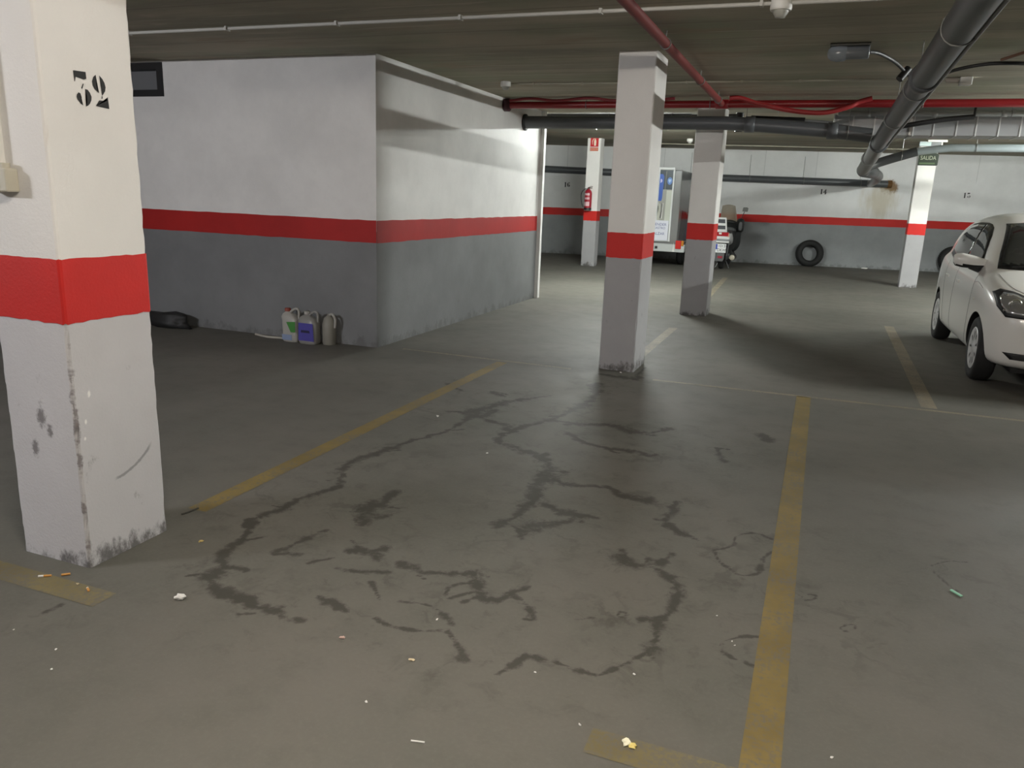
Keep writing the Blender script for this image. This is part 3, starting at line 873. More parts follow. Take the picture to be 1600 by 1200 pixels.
# sagging hose slung along the crossing pipe
t = thing('fire_hose', (-0.3, 9.48, 2.55), 'slack red hose sagging below the bright red crossing pipe', 'hose')
MB().tube(smooth_path([(-1.08, 9.47, 2.655), (-0.96, 9.47, 2.655), (-0.74, 9.48, 2.59), (-0.36, 9.47, 2.515), (-0.06, 9.47, 2.50), (0.18, 9.48, 2.56), (0.27, 9.5, 2.61), (0.40, 9.5, 2.648)]), 0.026, 12).build('hose', simple('red_hose_rubber', (0.33, 0.022, 0.024), 0.5), t)
t = thing('fire_hose', (-3.0, 9.5, 2.65), 'thin red hose lying in waves along the left end of the crossing pipe', 'hose')
MB().tube(smooth_path([(-3.76, 9.49, 2.648), (-3.48, 9.49, 2.67), (-3.14, 9.49, 2.645), (-2.74, 9.49, 2.672), (-2.42, 9.49, 2.64), (-2.0, 9.49, 2.645), (-1.70, 9.49, 2.66)]), 0.017, 10).build('hose', simple('red_hose_rubber_b', (0.20, 0.012, 0.018), 0.5), t)

# grey drain pipe across
t = thing('drain_pipe', (SX, 10.3, 2.46), 'dark grey drain pipe crossing below the red pipe from the storeroom wall', 'pipe')
MB().tube([(SX + .002, 10.3, 2.468), (-1.2, 10.3, 2.466), (-0.75, 10.3, 2.44), (0.02, 10.3, 2.385), (0.48, 10.3, 2.33)], 0.082, 20).build('pipe_run', PVC, t)
for x, z in ((-2.38, 2.467), (-0.9, 2.45), (0.05, 2.382)):
    MB().lathe([(0.083, -0.06), (0.096, -0.055), (0.096, 0.055), (0.083, 0.06)], (x, 10.3, z), 'x', 20).build('coupling', PVC, t)
MB().lathe([(0.086, 0), (0.108, 0.004), (0.108, 0.03), (0.086, 0.034)], (SX + .001, 10.3, 2.468), 'x', 20).build('wall_collar', BLACK, t)
for x, z in ((-2.30, 2.467), (-0.95, 2.45), (0.22, 2.36)): hanger(t, x, 10.3, z, 0.083, 'x')
# second grey pipe behind
t = thing('drain_pipe', (-3.8, 11.35, 2.69), 'dark grey pipe close under the ceiling above and behind the crossing drain pipe', 'pipe')
MB().tube([(-5.2, 11.35, 2.628), (-1.78, 11.35, 2.628)], 0.058, 18).build('pipe_run', PVC, t)
MB().tube([(-1.79, 11.35, 2.628), (-1.1, 11.2, 2.62)], 0.05, 18).build('end_run', PVC, t)
MB().tube([(-1.12, 11.20, 2.68), (-1.12, 11.20, 2.44)], 0.05, 14).build('down_pipe', BLACK, t)
hanger(t, -2.95, 11.35, 2.628, 0.058, 'x'); hanger(t, -2.05, 11.35, 2.628, 0.058, 'x')
# short black insulated pipe above the drain pipe
t = thing('insulated_pipe', (-0.6, 10.58, 2.53), 'short black insulated pipe lying just above the crossing drain pipe', 'pipe')
MB().tube([(-0.92, 10.58, 2.545), (-0.28, 10.58, 2.52)], 0.04, 16).build('pipe_run', BLACK, t)
MB().tube([(-0.6, 10.58, 2.56), (-0.6, 10.58, cz(10.58))], 0.004, 6).build('hanger', STEEL, t)
MB().tube([(-0.28, 10.58, 2.52), (0.04, 10.6, 2.50)], 0.022, 12).build('tail_pipe', GALV, t)

# big drain pipe along the bays, to the elbow in front of the back wall
big_drain = t = thing('drain_pipe', (0.56, 8.0, 2.33), 'big dark grey drain pipe running from overhead towards the back wall', 'pipe')
MB().tube([(0.56, YF + .1, 2.57), (0.56, 4.1, 2.43), (0.575, 9.2, 2.30), (0.585, 10.6, 2.262)], 0.086, 24).build('pipe_run', PVC, t)
MB().tube([(0.585, 10.55, 2.263), (0.60, 12.2, 2.19), (0.60, 13.95, 2.10)], 0.094, 24).build('lower_run', PVC_L, t)
MB().tube(smooth_path([(0.60, 13.9, 2.10), (0.62, 14.12, 2.092), (0.70, 14.32, 2.09), (0.80, 14.75, 2.092)], 5), 0.098, 20).build('elbow', PVC, t)
MB().tube(smooth_path([(0.78, 14.68, 2.092), (1.02, 17.0, 2.11), (1.14, 20.6, 2.115), (1.14, bw(1.14) - 0.12, 2.115)], 5), 0.088, 20).build('rear_run', PVC, t)
for y, z, r in ((2.1, 2.472, 0.086), (6.2, 2.376, 0.086), (10.58, 2.263, 0.094), (12.3, 2.187, 0.094)):
    x = 0.56 if y < 5 else (0.568 if y < 8 else 0.59)
    MB().lathe([(r, -0.08), (r + .012, -0.075), (r + .012, 0.075), (r, 0.08)], (x, y, z), 'y', 24).build('coupling', PVC if y < 11 else PVC_L, t)
for y in (1.0, 3.3, 4.75, 6.6, 8.3):
    z = 2.57 + (y + 5.9) * (2.43 - 2.57) / 10.0 if y < 4.1 else 2.43 + (y - 4.1) * (2.30 - 2.43) / 5.1
    hanger(t, 0.56 if y < 4.2 else 0.567, y, z, 0.088, 'y')
# added pale strip that stands for rim light on the pipe's right edge
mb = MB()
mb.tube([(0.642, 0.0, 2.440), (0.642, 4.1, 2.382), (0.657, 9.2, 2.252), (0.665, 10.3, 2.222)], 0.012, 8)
mb.build('rim_light_strip', PVC_L, t)['label'] = 'thin light grey strip standing in for rim light along the right side'

# drain pipe on the back wall
t = thing('wall_drain_pipe', (-6.0, bw(-6), 2.2), 'dark grey drain pipe fixed along the back wall', 'pipe')
off = bn * 0.095
def wp(x, z): return Vector((x, bw(x), z)) + off
MB().tube([wp(-8.4, 2.235), wp(-7.0, 2.215), wp(-2.4, 2.135), wp(1.60, 2.115)], 0.088, 20).build('pipe_run', PVC, t)
MB().tube([wp(1.52, 2.115), wp(1.62, 2.115)], 0.092, 20).build('rusty_end_cap', simple('rusty_iron', (0.16, 0.08, 0.025), 0.9), t)
for x in (-5.6, -3.2, -1.75, -0.45, 0.9):
    q = wp(x, 2.2)
    z = 2.215 + (x + 7) * (-0.08 / 4.6) if x < -2.4 else 2.135 + (x + 2.4) * (-0.02 / 4)
    mb = MB()
    n = 16
    ctr = Vector((q.x, q.y, z))
    mb.tube([ctr + (bn * math.cos(2 * PI * k / n) + Vector((0, 0, 1)) * math.sin(2 * PI * k / n)) * 0.092 for k in range(n)], 0.006, 6, closed=True)
    mb.tube([ctr - bn * 0.085 + Vector((0, 0, .09)), ctr - bn * 0.085 + Vector((0, 0, 0.60))], 0.004, 6)
    mb.build('hanger', HANG, t)

# galvanised round pipe joining the big drain pipe
t = thing('galvanised_pipe', (2.0, 13.6, 2.42), 'pale shiny round pipe passing in front of the exit sign pillar', 'pipe')
MB().tube([(1.303, 13.6, 2.373), (1.75, 13.6, 2.432), (XR - .05, 13.6, 2.475)], 0.056, 18).build('pipe_run', BLUEPIPE, t)
MB().tube(smooth_path([(0.64, 13.5, 2.125), (0.80, 13.6, 2.20), (1.08, 13.6, 2.30), (1.30, 13.6, 2.372)]), 0.068, 18).build('branch_pipe', PVC, big_drain)
hanger(t, 2.08, 13.6, 2.434, 0.057, 'x', STEEL); hanger(t, 3.6, 13.6, 2.444, 0.057, 'x'); hanger(big_drain, 1.1, 13.6, 2.305, 0.07, 'x', STEEL)

# ventilation duct
t = thing('ventilation_duct', (0.05, 10.68, 2.5), 'rectangular galvanised ventilation duct hung under the ceiling at right', 'duct')
SEAM = simple('duct_seam_zinc', (0.62, 0.63, 0.62), 0.5, 0.2)
DX0, DY0, DY1, DZ0, DZ1 = 0.06, 10.68, 11.15, 2.37, 2.60
MB().box((DX0, DY0, DZ0), (XR - .05, DY1, DZ1)).build('duct_body', GALV, t)
x = DX0 + 0.0
i = 0
while x < 6:
    mb = MB()
    e = 0.008
    mb.box((x - 0.007, DY0 - e, DZ0 - e), (x + 0.007, DY1 + e, DZ1 + e))
    mb.build('seam', SEAM, t)
    x += (0.215, 0.24, 0.20, 0.23)[i % 4]; i += 1
for x in (0.9, 2.4, 4.2):
    mb = MB(); mb.box((x, DY0 - 0.012, DZ0 - 0.012), (x + .03, DY0 - .004, cz(11))); mb.box((x, DY0 - 0.012, DZ0 - 0.012), (x + .03, DY1, DZ0 - .004))
    mb.build('hanger', STEEL, t)
# round pipe above the duct
t = thing('galvanised_pipe', (0.1, 10.5, 2.58), 'thin galvanised round pipe running along the top of the duct', 'pipe')
MB().tube([(0.09, 10.52, 2.60), (XR - .05, 10.52, 2.585)], 0.03, 14).build('pipe_run', GALV, t)
for x in (0.42, 1.13, 1.83, 2.6): MB().lathe([(0.031, -.03), (0.038, -.028), (0.038, .028), (0.031, .03)], (x, 10.52, 2.597), 'x', 14).build('coupling', GALV, t)
for x in (0.42, 1.9): hanger(t, x, 10.52, 2.597, 0.031, 'x')
# black hose to the hook
t = thing('black_hose', (1.1, 10.2, 2.48), 'black hose hung from a ceiling hook in front of the duct', 'hose')
MB().tube(smooth_path([(0.70, 10.3, 2.42), (0.98, 10.2, 2.465), (1.23, 10.2, 2.505), (1.49, 10.2, 2.53)]), 0.028, 12).build('hose', BLACK, t)
MB().tube([(1.49, 10.2, 2.52), (1.49, 10.2, cz(10.2))], 0.012, 8).build('hook', BLACK, t)

# ceiling conduits
def conduit(pts, r, label, mat, nclips):
    p0 = pts[0]
    t = thing('ceiling_conduit', p0, label, 'conduit')
    MB().tube(pts, r, 10).build('conduit_run', mat, t)
    a, b = Vector(pts[0]), Vector(pts[-1])
    for k in range(nclips):
        q = a.lerp(b, (k + 0.5) / nclips)
        mb = MB(); mb.box((q.x - .009, q.y - r - .012, q.z - r - .003), (q.x + .009, q.y + r + .012, cz(q.y)))
        mb.build('clip', mat, t)
    return t
conduit([(XL + .1, 5.15, 2.674), (6, 5.28, 2.674)], 0.0125, 'pale conduit across the ceiling nearest the camera', CONDUIT, 18)
conduit([(-3.30, 8.32, 2.678), (1.05, 8.42, 2.678)], 0.010, 'thin pale conduit across the ceiling behind the nearest middle pillar', CONDUIT_D, 8)
conduit([(-4.4, 18.6, cz(18.6) - .012), (3.6, 20.2, cz(20.2) - .012)], 0.014, 'thin pale conduit across the ceiling close to the back wall', CONDUIT_D, 10)

# detectors
def detector(x, y, s, label):
    z = cz(y)
    t = thing('smoke_detector', (x, y, z), label, 'detector', None)
    MB().lathe([(0.060 * s, 0), (0.064 * s, -0.045 * s), (0.060 * s, -0.058 * s)], (x, y, z), 'z', 24).build('base', WPLAST, t)
    MB().lathe([(0.046 * s, -0.056 * s), (0.044 * s, -0.07 * s), (0.034 * s, -0.084 * s), (0.030 * s, -0.094 * s), (0.0, -0.098 * s)], (x, y, z), 'z', 24).build('sensor_head', simple('grey_detector_head', (0.42, 0.42, 0.38), 0.5), t)
    return t
detector(-0.35, 5.24, 1.0, 'round white smoke detector on the nearest ceiling conduit')
detector(-3.31, 8.22, 0.9, 'round white smoke detector on ceiling beside the storeroom wall')
detector(-2.66, 17.0, 1.0, 'round white smoke detector on the far ceiling left of the scooter pillar')

# unlit bulkhead lamp with its cable
t = thing('bulkhead_lamp', (0.06, 6.62, 2.69), 'grey unlit bulkhead lamp on ceiling left of the big drain pipe', 'lamp')
MB().box((-0.06, 6.60, 2.672), (0.22, 6.76, 2.69)).build('base_plate', simple('grey_lamp_base', (0.10, 0.10, 0.09), 0.6), t, 0.004)
mb = MB(); mb.lathe([(0.0, -0.075), (0.03, -0.068), (0.052, -0.045), (0.060, -0.005), (0.058, 0.04), (0.05, 0.06)], (-0.0, 6.68, 2.628), 'x', 20)
mb.build('glass_dome', simple('frosted_lamp_glass', (0.24, 0.27, 0.30), 0.25), t)
mb = MB(); mb.lathe([(0.046, 0.05), (0.046, 0.21), (0.040, 0.218), (0.036, 0.218)], (-0.0, 6.68, 2.630), 'x', 20)
mb.build('lamp_body', simple('grey_lamp_body', (0.15, 0.165, 0.18), 0.35), t)
t = thing('black_cable', (0.24, 6.9, 2.68), 'black cable looping from the bulkhead lamp over the big drain pipe', 'cable')
MB().tube(smooth_path([(0.215, 6.72, 2.64), (0.30, 6.95, 2.665), (0.44, 7.3, 2.655), (0.56, 7.55, 2.60), (0.66, 7.62, 2.54), (0.78, 7.62, 2.58), (0.92, 7.65, 2.64), (1.12, 7.6, 2.672), (1.32, 7.6, 2.675), (1.6, 7.7, 2.675)]), 0.014, 10).build('cable', BLACK, t)
MB().tube([(0.50, 7.48, 2.55), (0.56, 7.52, 2.64)], 0.03, 12).build('gland', BLACK, t)
t = thing('junction_box', (1.12, 8.4, 2.69), 'small white box on ceiling right of the big drain pipe', 'box')
MB().box((1.06, 8.36, 2.62), (1.16, 8.45, 2.69)).build('box_body', WPLAST, t, 0.006)
MB().tube([(1.055, 8.40, 2.66), (0.95, 8.40, 2.668)], 0.022, 12).build('cable_gland', simple('beige_gland', (0.35, 0.31, 0.27), 0.6), t)
# thin pipes disappearing out of the frame at the top right
t = thing('ceiling_conduit', (1.3, 6.7, 2.66), 'thin brown conduit on ceiling in the upper right corner', 'conduit')
MB().tube(smooth_path([(1.60, 6.0, 2.675), (1.36, 6.9, 2.675), (1.26, 7.2, 2.672), (1.20, 7.38, 2.67)]), 0.012, 8).build('conduit_run', simple('brown_conduit', (0.16, 0.08, 0.05), 0.7), t)

# ------------------------------------------------------------------ switch box and trunking on the pillar numbered 32
t = thing('light_switch', (-2.73, 2.0, 1.49), 'small ivory switch box with black rocker on the left face of the pillar numbered 32', 'switch')
MB().box((-2.80, 1.965, 1.445), (-2.675, 2.015, 1.527)).build('box_body', IVORY, t, 0.006)
MB().box((-2.795, 1.958, 1.458), (-2.713, 1.966, 1.515)).build('rocker', simple('dark_grey_rocker', (0.035, 0.045, 0.05), 0.35), t, 0.003)
MB().tube([(-2.705, 1.99, 1.52), (-2.705, 1.99, 1.545)], 0.016, 12).build('cable_gland', IVORY, t)
tag(MB().box((-2.795, 1.985, 1.525), (-2.733, 2.0145, 2.685)).build('cable_trunking', WPLAST), 'white cable trunking above the switch box on the pillar numbered 32', 'trunking')

# ------------------------------------------------------------------ extinguisher, signs
t = thing('fire_extinguisher', (-4.80, 17.0, 1.25), 'red fire extinguisher with black hose hung on the far left pillar', 'extinguisher')
ex, ey = -4.785, 17.005
EXR = simple('extinguisher_red', (0.33, 0.015, 0.03), 0.3)
MB().lathe([(0.0, 1.245), (0.078, 1.245), (0.082, 1.26), (0.082, 1.60), (0.072, 1.645), (0.045, 1.675), (0.026, 1.685), (0.026, 1.70)], (ex, ey, 0), 'z', 24).build('cylinder', EXR, t)
MB().lathe([(0.0835, 1.245), (0.0835, 1.29)], (ex, ey, 0), 'z', 24).build('base_ring', BLACK, t)
mb = MB(); mb.lathe([(0.02, 1.70), (0.024, 1.715), (0.02, 1.735), (0.0, 1.738)], (ex, ey, 0), 'z', 14)
mb.tube([(ex, ey, 1.72), (ex + 0.05, ey - 0.02, 1.755), (ex + 0.10, ey - 0.03, 1.752)], 0.008, 8)
mb.tube([(ex, ey, 1.715), (ex + 0.09, ey - 0.03, 1.715)], 0.007, 8)
mb.build('valve_handle', simple('dark_valve', (0.10, 0.05, 0.05), 0.4), t)
MB().tube(smooth_path([(ex - 0.01, ey - 0.01, 1.70), (ex - 0.08, ey - 0.03, 1.69), (ex - 0.145, ey - 0.04, 1.61), (ex - 0.15, ey - 0.04, 1.50), (ex - 0.12, ey - 0.05, 1.36), (ex - 0.085, ey - 0.05, 1.30)]), 0.010, 10).build('hose', BLACK, t)
# printed label: curved white panel with bars of text
mb = MB(); LABW = simple('label_white_print', (0.72, 0.52, 0.55), 0.5)
for (z0, z1, segs) in ((1.56, 1.605, [(-.9, -.35), (-.25, .1), (.2, .6)]), (1.47, 1.515, [(-.9, -.5), (-.4, -.15), (-.05, .25), (.35, .6)]), (1.33, 1.42, [(-.9, -.4), (-.25, .2), (.3, .62)])):
    for a0, a1 in segs:
        n = 4
        V = []
        for k in range(n + 1):
            a = a0 + (a1 - a0) * k / n
            V += [(ex + 0.0832 * math.sin(a), ey - 0.0832 * math.cos(a), z0), (ex + 0.0832 * math.sin(a), ey - 0.0832 * math.cos(a), z1)]
        mb.add(V, [(2 * k, 2 * k + 2, 2 * k + 3, 2 * k + 1) for k in range(n)])
mb.build('label_print', LABW, t)
MB().box((ex - 0.02, ey + 0.078, 1.54), (ex + 0.02, 17.0995, 1.60)).build('wall_bracket', STEEL, t)

t = thing('fire_extinguisher_sign', (-4.74, 17.09, 2.7), 'red sign with white extinguisher symbol at the top of the far left pillar', 'sign')
MB().box((-4.838, 17.088, 2.50), (-4.635, 17.0985, 2.815)).build('sign_panel', [simple('sign_white', (0.75, 0.72, 0.68), 0.5)], t, 0.003)
SR = simple('sign_red', (0.52, 0.015, 0.02), 0.5)
MB().box((-4.828, 17.086, 2.60), (-4.645, 17.0875, 2.80)).build('red_field', SR, t)
mb = MB()
fr = ((-4.828, 17.0855, 2.60), (1, 0, 0), (0, 0, 1))
mb.prism([(0.085, 0.02), (0.125, 0.02), (0.13, 0.10), (0.125, 0.135), (0.115, 0.15), (0.113, 0.175), (0.098, 0.175), (0.095, 0.15), (0.083, 0.135), (0.08, 0.10)], 0.001, fr)
mb.prism([(0.045, 0.05), (0.055, 0.04), (0.05, 0.10), (0.06, 0.14), (0.085, 0.165), (0.08, 0.175), (0.05, 0.155), (0.036, 0.11)], 0.001, fr)
mb.build('extinguisher_symbol', simple('sign_cream', (0.80, 0.70, 0.55), 0.5), t)
MB().box((-4.828, 17.086, 2.51), (-4.645, 17.0875, 2.585)).build('orange_strip', simple('sign_orange', (0.58, 0.16, 0.10), 0.5), t)
text_mesh('lettering', 'EXTINTOR', 0.032, ((-4.7365, 17.0852, 2.548), (1, 0, 0), (0, 0, 1)), simple('sign_letter_pale', (0.75, 0.5, 0.38), 0.5), t)

t = thing('exit_sign', (1.85, 17.19, 2.46), 'dark green exit sign reading SALIDA at the top of the far right pillar', 'sign')
mb = MB()
pl = [(-0.165, -0.115), (0.165, -0.115), (0.175, -0.10), (0.178, 0.075), (0.155, 0.112), (-0.14, 0.118), (-0.165, 0.09)]
mb.prism(pl, 0.012, ((1.853, 17.198, 2.462), (1, 0, 0), (0, 0, 1)))
mb.build('sign_panel', simple('sign_dark_green', (0.010, 0.020, 0.006), 0.4), t)
text_mesh('lettering', 'SALIDA', 0.105, ((1.855, 17.1845, 2.485), (1, 0, 0), (0, 0, 1)), simple('exit_letters_pale', (0.34, 0.36, 0.26), 0.6), t, sx=0.78)  # plain pale letters without emission
mb = MB(); mb.box((1.71, 17.1845, 2.372), (1.98, 17.1855, 2.402)); mb.build('lower_strip', simple('sign_mid_green', (0.07, 0.11, 0.045), 0.5), t)
# emergency light above the sign
t = thing('emergency_light', (1.85, 17.1, 2.78), 'small emergency light with pale lens above the exit sign', 'lamp')
MB().box((1.66, 17.12, 2.70), (2.06, 17.195, 2.80)).build('housing', simple('emergency_housing', (0.22, 0.23, 0.23), 0.5), t, 0.006)
MB().box((1.665, 17.112, 2.705), (1.86, 17.1195, 2.795)).build('lens', simple('emergency_lens', (0.62, 0.74, 0.72), 0.25), t)
MB().box((2.03, 17.112, 2.705), (2.055, 17.1195, 2.795)).build('end_strip', WPLAST, t)
tag(MB().box((1.74, 16.55, 2.735), (2.06, 16.62, cz(16.5) - .0)).build('mounting_plate', WPLAST), 'small white plate on ceiling in front of the emergency light', 'plate')

# ------------------------------------------------------------------ tyres by the back wall
def tyre_mesh(name, R=0.335, rin=0.19, wdt=0.20, parent=None):
    prof = [(rin, 0.03), (rin + .015, 0.005), (rin + .05, -0.012), (R - .06, -0.012), (R - .02, 0.008), (R, 0.035), (R, wdt - .035), (R - .02, wdt - .008), (R - .06, wdt + .012), (rin + .05, wdt + .012), (rin + .015, wdt - .005), (rin, wdt - .03), (rin + .02, wdt - .05), (rin + .03, wdt / 2), (rin + .02, 0.05), (rin, 0.03)]
    mb = MB()
    mb.lathe(prof, (0, 0, 0), 'y', 48, caps=False)
    # tread blocks
    for k in range(48):
        for (a0, a1, y0, y1) in ((0.12, 0.42, .035, .085), (0.55, 0.9, .09, .115), (0.2, 0.5, .12, .17)):
            t0, t1 = 2 * PI * (k + a0) / 48, 2 * PI * (k + a1) / 48
            P_ = []
            for rr in (R - .002, R + .008):
                for tt in (t0, t1):
                    for yy in (y0, y1): P_.append((rr * math.sin(tt), yy, rr * math.cos(tt)))
            mb.add(P_, [(4, 6, 7, 5), (0, 1, 3, 2), (0, 4, 5, 1), (2, 3, 7, 6), (0, 2, 6, 4), (1, 5, 7, 3)])
    return mb.build(name, RUBBER, parent)
def wall_tyre(x, label):
    o = tyre_mesh('old_tyre')
    tag(o, label, 'tyre')
    ang = math.atan2(bdir.y, bdir.x)
    lean = math.radians(9)
    o.rotation_euler = (-lean, 0, ang)
    zc = 0.345 * math.cos(lean) + 0.012 * math.sin(lean)
    q = Vector((x, bw(x), 0)) + bn * (0.215 + 0.345 * math.sin(lean))
    o.location = (q.x, q.y, zc)
    return o
wall_tyre(-0.10, 'loose tyre leaning on the back wall below the number 14')
wall_tyre(3.28, 'loose tyre leaning on the back wall behind the white car')

# ------------------------------------------------------------------ bottles by the storeroom wall
def jug(name, x, y, w, d, h, body, cap, label, lab_col=None, lab_poly=None, handle=True, capx=0.0):
    t = thing(name, (x, y, 0), label, 'bottle')
    prof = [(0.86, 0.0), (0.97, 0.012), (1.0, 0.03), (0.97, 0.30 * h), (0.99, 0.45 * h), (1.0, 0.62 * h), (0.92, 0.73 * h), (0.62, 0.82 * h), (0.30, 0.87 * h), (0.20, 0.89 * h), (0.20, 0.92 * h)]
    V, F = [], []
    n = 28
    for (s, z) in prof:
        sh = capx * max(0, (z - 0.62 * h) / (0.3 * h))
        for k in range(n):
            a = 2 * PI * k / n
            c, s2 = math.cos(a), math.sin(a)
            e = 0.55
            V.append((x + sh * w + w / 2 * s * math.copysign(abs(c) ** e, c), y + d / 2 * s * math.copysign(abs(s2) ** e, s2), z))
    for i in range(len(prof) - 1):
        for k in range(n):
            F.append((i * n + k, i * n + (k + 1) % n, (i + 1) * n + (k + 1) % n, (i + 1) * n + k))
    mb = MB(); mb.add(V, F, 0, True); mb.add(V[:n], [tuple(range(n - 1, -1, -1))]); mb.add(V[-n:], [tuple(range(n))])
    mb.build('body', body, t)
    cx = x + capx * w * 0.9
    MB().lathe([(0.030, 0.895 * h), (0.030, 0.97 * h), (0.027, 0.985 * h), (0.0, 0.985 * h)], (cx, y, 0), 'z', 18).build('cap', cap, t)
    if handle:
        sg = -1 if capx > 0 else 1
        mb = MB(); mb.tube(smooth_path([(cx + sg * 0.03, y, 0.87 * h), (x + sg * w * 0.28, y, 0.985 * h), (x + sg * w * 0.46, y, 0.93 * h), (x + sg * w * 0.47, y, 0.68 * h)]), 0.013, 10)
        mb.build('handle', body, t)
    return t
JW = simple('milky_plastic', (0.36, 0.35, 0.32), 0.45)
j1 = jug('detergent_bottle', -4.75, 6.30, 0.185, 0.12, 0.335, JW, simple('red_brown_cap', (0.25, 0.05, 0.03), 0.5), 'white plastic bottle with green label beside the storeroom wall', capx=-0.26)
mb = MB()
yl = 6.30 - 0.0615
mb.prism([(-0.02, 0.20), (0.083, 0.21), (0.083, 0.105), (0.03, 0.10)], 0.002, ((-4.75, yl, 0), (1, 0, 0), (0, 0, 1)))
mb.build('green_label', simple('label_green', (0.05, 0.22, 0.04), 0.5), j1)
mb = MB(); mb.prism([(-0.075, 0.02), (0.04, 0.02), (0.04, 0.075), (-0.075, 0.075)], 0.002, ((-4.75, yl, 0), (1, 0, 0), (0, 0, 1)))
mb.build('blue_label', simple('label_pale_blue', (0.22, 0.28, 0.42), 0.5), j1)
j2 = jug('detergent_bottle', -4.535, 6.29, 0.215, 0.13, 0.325, simple('clear_milky_plastic', (0.24, 0.235, 0.22), 0.4), JW, 'milky plastic jug with purple label beside the green labelled bottle', capx=-0.12)
mb = MB(); mb.prism([(-0.085, 0.035), (0.095, 0.035), (0.085, 0.21), (-0.08, 0.21)], 0.002, ((-4.535, 6.29 - 0.0665, 0), (1, 0, 0), (0, 0, 1)))
mb.build('purple_label', simple('label_purple', (0.07, 0.06, 0.30), 0.45), j2)
mb = MB(); mb.prism([(-0.055, 0.115), (0.05, 0.115), (0.045, 0.14), (-0.05, 0.14)], 0.001, ((-4.535, 6.29 - 0.0688, 0), (1, 0, 0), (0, 0, 1)))
mb.build('dark_print', simple('label_dark', (0.015, 0.012, 0.05), 0.5), j2)
t = thing('plastic_jug', (-4.37, 6.37, 0), 'pale plastic jug with loop handle behind the purple labelled jug', 'bottle')
mb = MB(); mb.lathe([(0.062, 0), (0.068, 0.02), (0.068, 0.2), (0.05, 0.26), (0.02, 0.285), (0.02, 0.30)], (-4.352, 6.36, 0), 'z', 20)
mb.build('body', simple('pale_plastic', (0.22, 0.21, 0.18), 0.5), t)
MB().tube(smooth_path([(-4.35, 6.355, 0.29), (-4.305, 6.35, 0.30), (-4.275, 6.35, 0.25), (-4.284, 6.355, 0.17)]), 0.013, 8).build('handle', JW, t)
tag(MB().tube(smooth_path([(-5.25, 6.36, 0.012), (-5.05, 6.30, 0.012), (-4.88, 6.33, 0.012)]), 0.012, 8).build('plastic_strip', simple('dirty_strip', (0.40, 0.38, 0.33), 0.6)), 'pale plastic strip lying left of the green labelled bottle', 'strip')
# black rags in the corner by the big pillar
mb = MB()
bmx = bmesh.new(); bmesh.ops.create_icosphere(bmx, subdivisions=3, radius=1.0)
Vv = []
for q in bmx.verts:
    d = 1 + 0.25 * math.sin(5 * q.co.x + 2) * math.cos(4 * q.co.y) + 0.15 * math.sin(9 * q.co.z + q.co.x * 4)
    Vv.append((-6.50 + q.co.x * d * 0.42, 6.27 + q.co.y * d * 0.10, max(0.0, 0.06 + q.co.z * d * (0.07 + 0.10 * max(0, q.co.x)))))
mb.add(Vv, [tuple(v.index for v in f.verts) for f in bmx.faces], 0, True); bmx.free()
tag(mb.build('black_bag', simple('black_bag_plastic', (0.012, 0.012, 0.012), 0.6)), 'crumpled black bag on the floor at the foot of the storeroom wall', 'bag')

# ------------------------------------------------------------------ litter
def blob(name, x, y, sx, sy_, sz, mat, label, cat, ang=0.0, jag=0.35, sub=2, group=None):
    bm_ = bmesh.new(); bmesh.ops.create_icosphere(bm_, subdivisions=sub, radius=1.0)
    V = []
    ca, sa = math.cos(ang), math.sin(ang)
    for v in bm_.verts:
        d = 1 + random.uniform(-jag, jag)
        a, b, c = v.co.x * d * sx, v.co.y * d * sy_, max(-0.9, v.co.z * d) * sz
        V.append((x + a * ca - b * sa, y + a * sa + b * ca, 0.0015 + sz * 0.9 + c))
    mb = MB(); mb.add(V, [tuple(q.index for q in f.verts) for f in bm_.faces]); bm_.free()
    return tag(mb.build(name, mat), label, cat, group)
PAPER = simple('scrap_white', (0.75, 0.74, 0.70), 0.7)
FILTER = simple('cigarette_filter', (0.55, 0.27, 0.07), 0.8)
def butt(x, y, ang, L, white, label):
    t = thing('cigarette_butt', (x, y, 0), label, 'cigarette butt')
    d = Vector((math.cos(ang), math.sin(ang), 0)); c = Vector((x, y, 0.0048))
    a = c - d * L / 2; b = c + d * L / 2
    m_ = a + (b - a) * white
    if white > 0: MB().tube([a, m_], 0.0042, 12).build('paper_end', PAPER, t)
    MB().tube([m_, b], 0.0043, 12).build('filter_tip', FILTER, t)
butt(-2.615, 1.893, 0.60, 0.045, 0.42, 'cigarette butt with white paper end, leftmost at the foot of the pillar numbered 32')
butt(-2.555, 1.935, 0.75, 0.030, 0.0, 'orange cigarette filter in the middle of the faded dash by the pillar')
butt(-2.383, 1.887, -0.55, 0.026, 0.2, 'crushed yellow cigarette end at the right end of the faded dash')
blob('paper_scrap', -2.453, 1.902, .006, .005, .003, simple('scrap_beige', (0.5, 0.42, 0.26), 0.8), 'tiny beige crumb between the cigarette butts by the pillar', 'litter')
blob('paper_wad', -2.029, 1.977, .021, .014, .010, PAPER, 'crumpled white paper wad on the floor right of the pillar numbered 32', 'litter', 0.2)
blob('paper_scrap', -0.325, 1.884, .011, .012, .008, simple('scrap_cream', (0.85, 0.82, 0.62), 0.7), 'cream crumb on the faded dash in the foreground', 'litter', 0.6, 0.5)
blob('paper_scrap', -0.304, 1.878, .010, .008, .006, simple('scrap_yellow', (0.75, 0.62, 0.20), 0.7), 'yellow crumb touching the cream crumb on the faded dash', 'litter', 0.6, 0.5)
tag(MB().tube([(-0.886, 1.650, .003), (-0.848, 1.659, .003)], 0.0026, 8).build('white_stick', PAPER), 'small white stick on the floor near the bottom edge', 'litter')
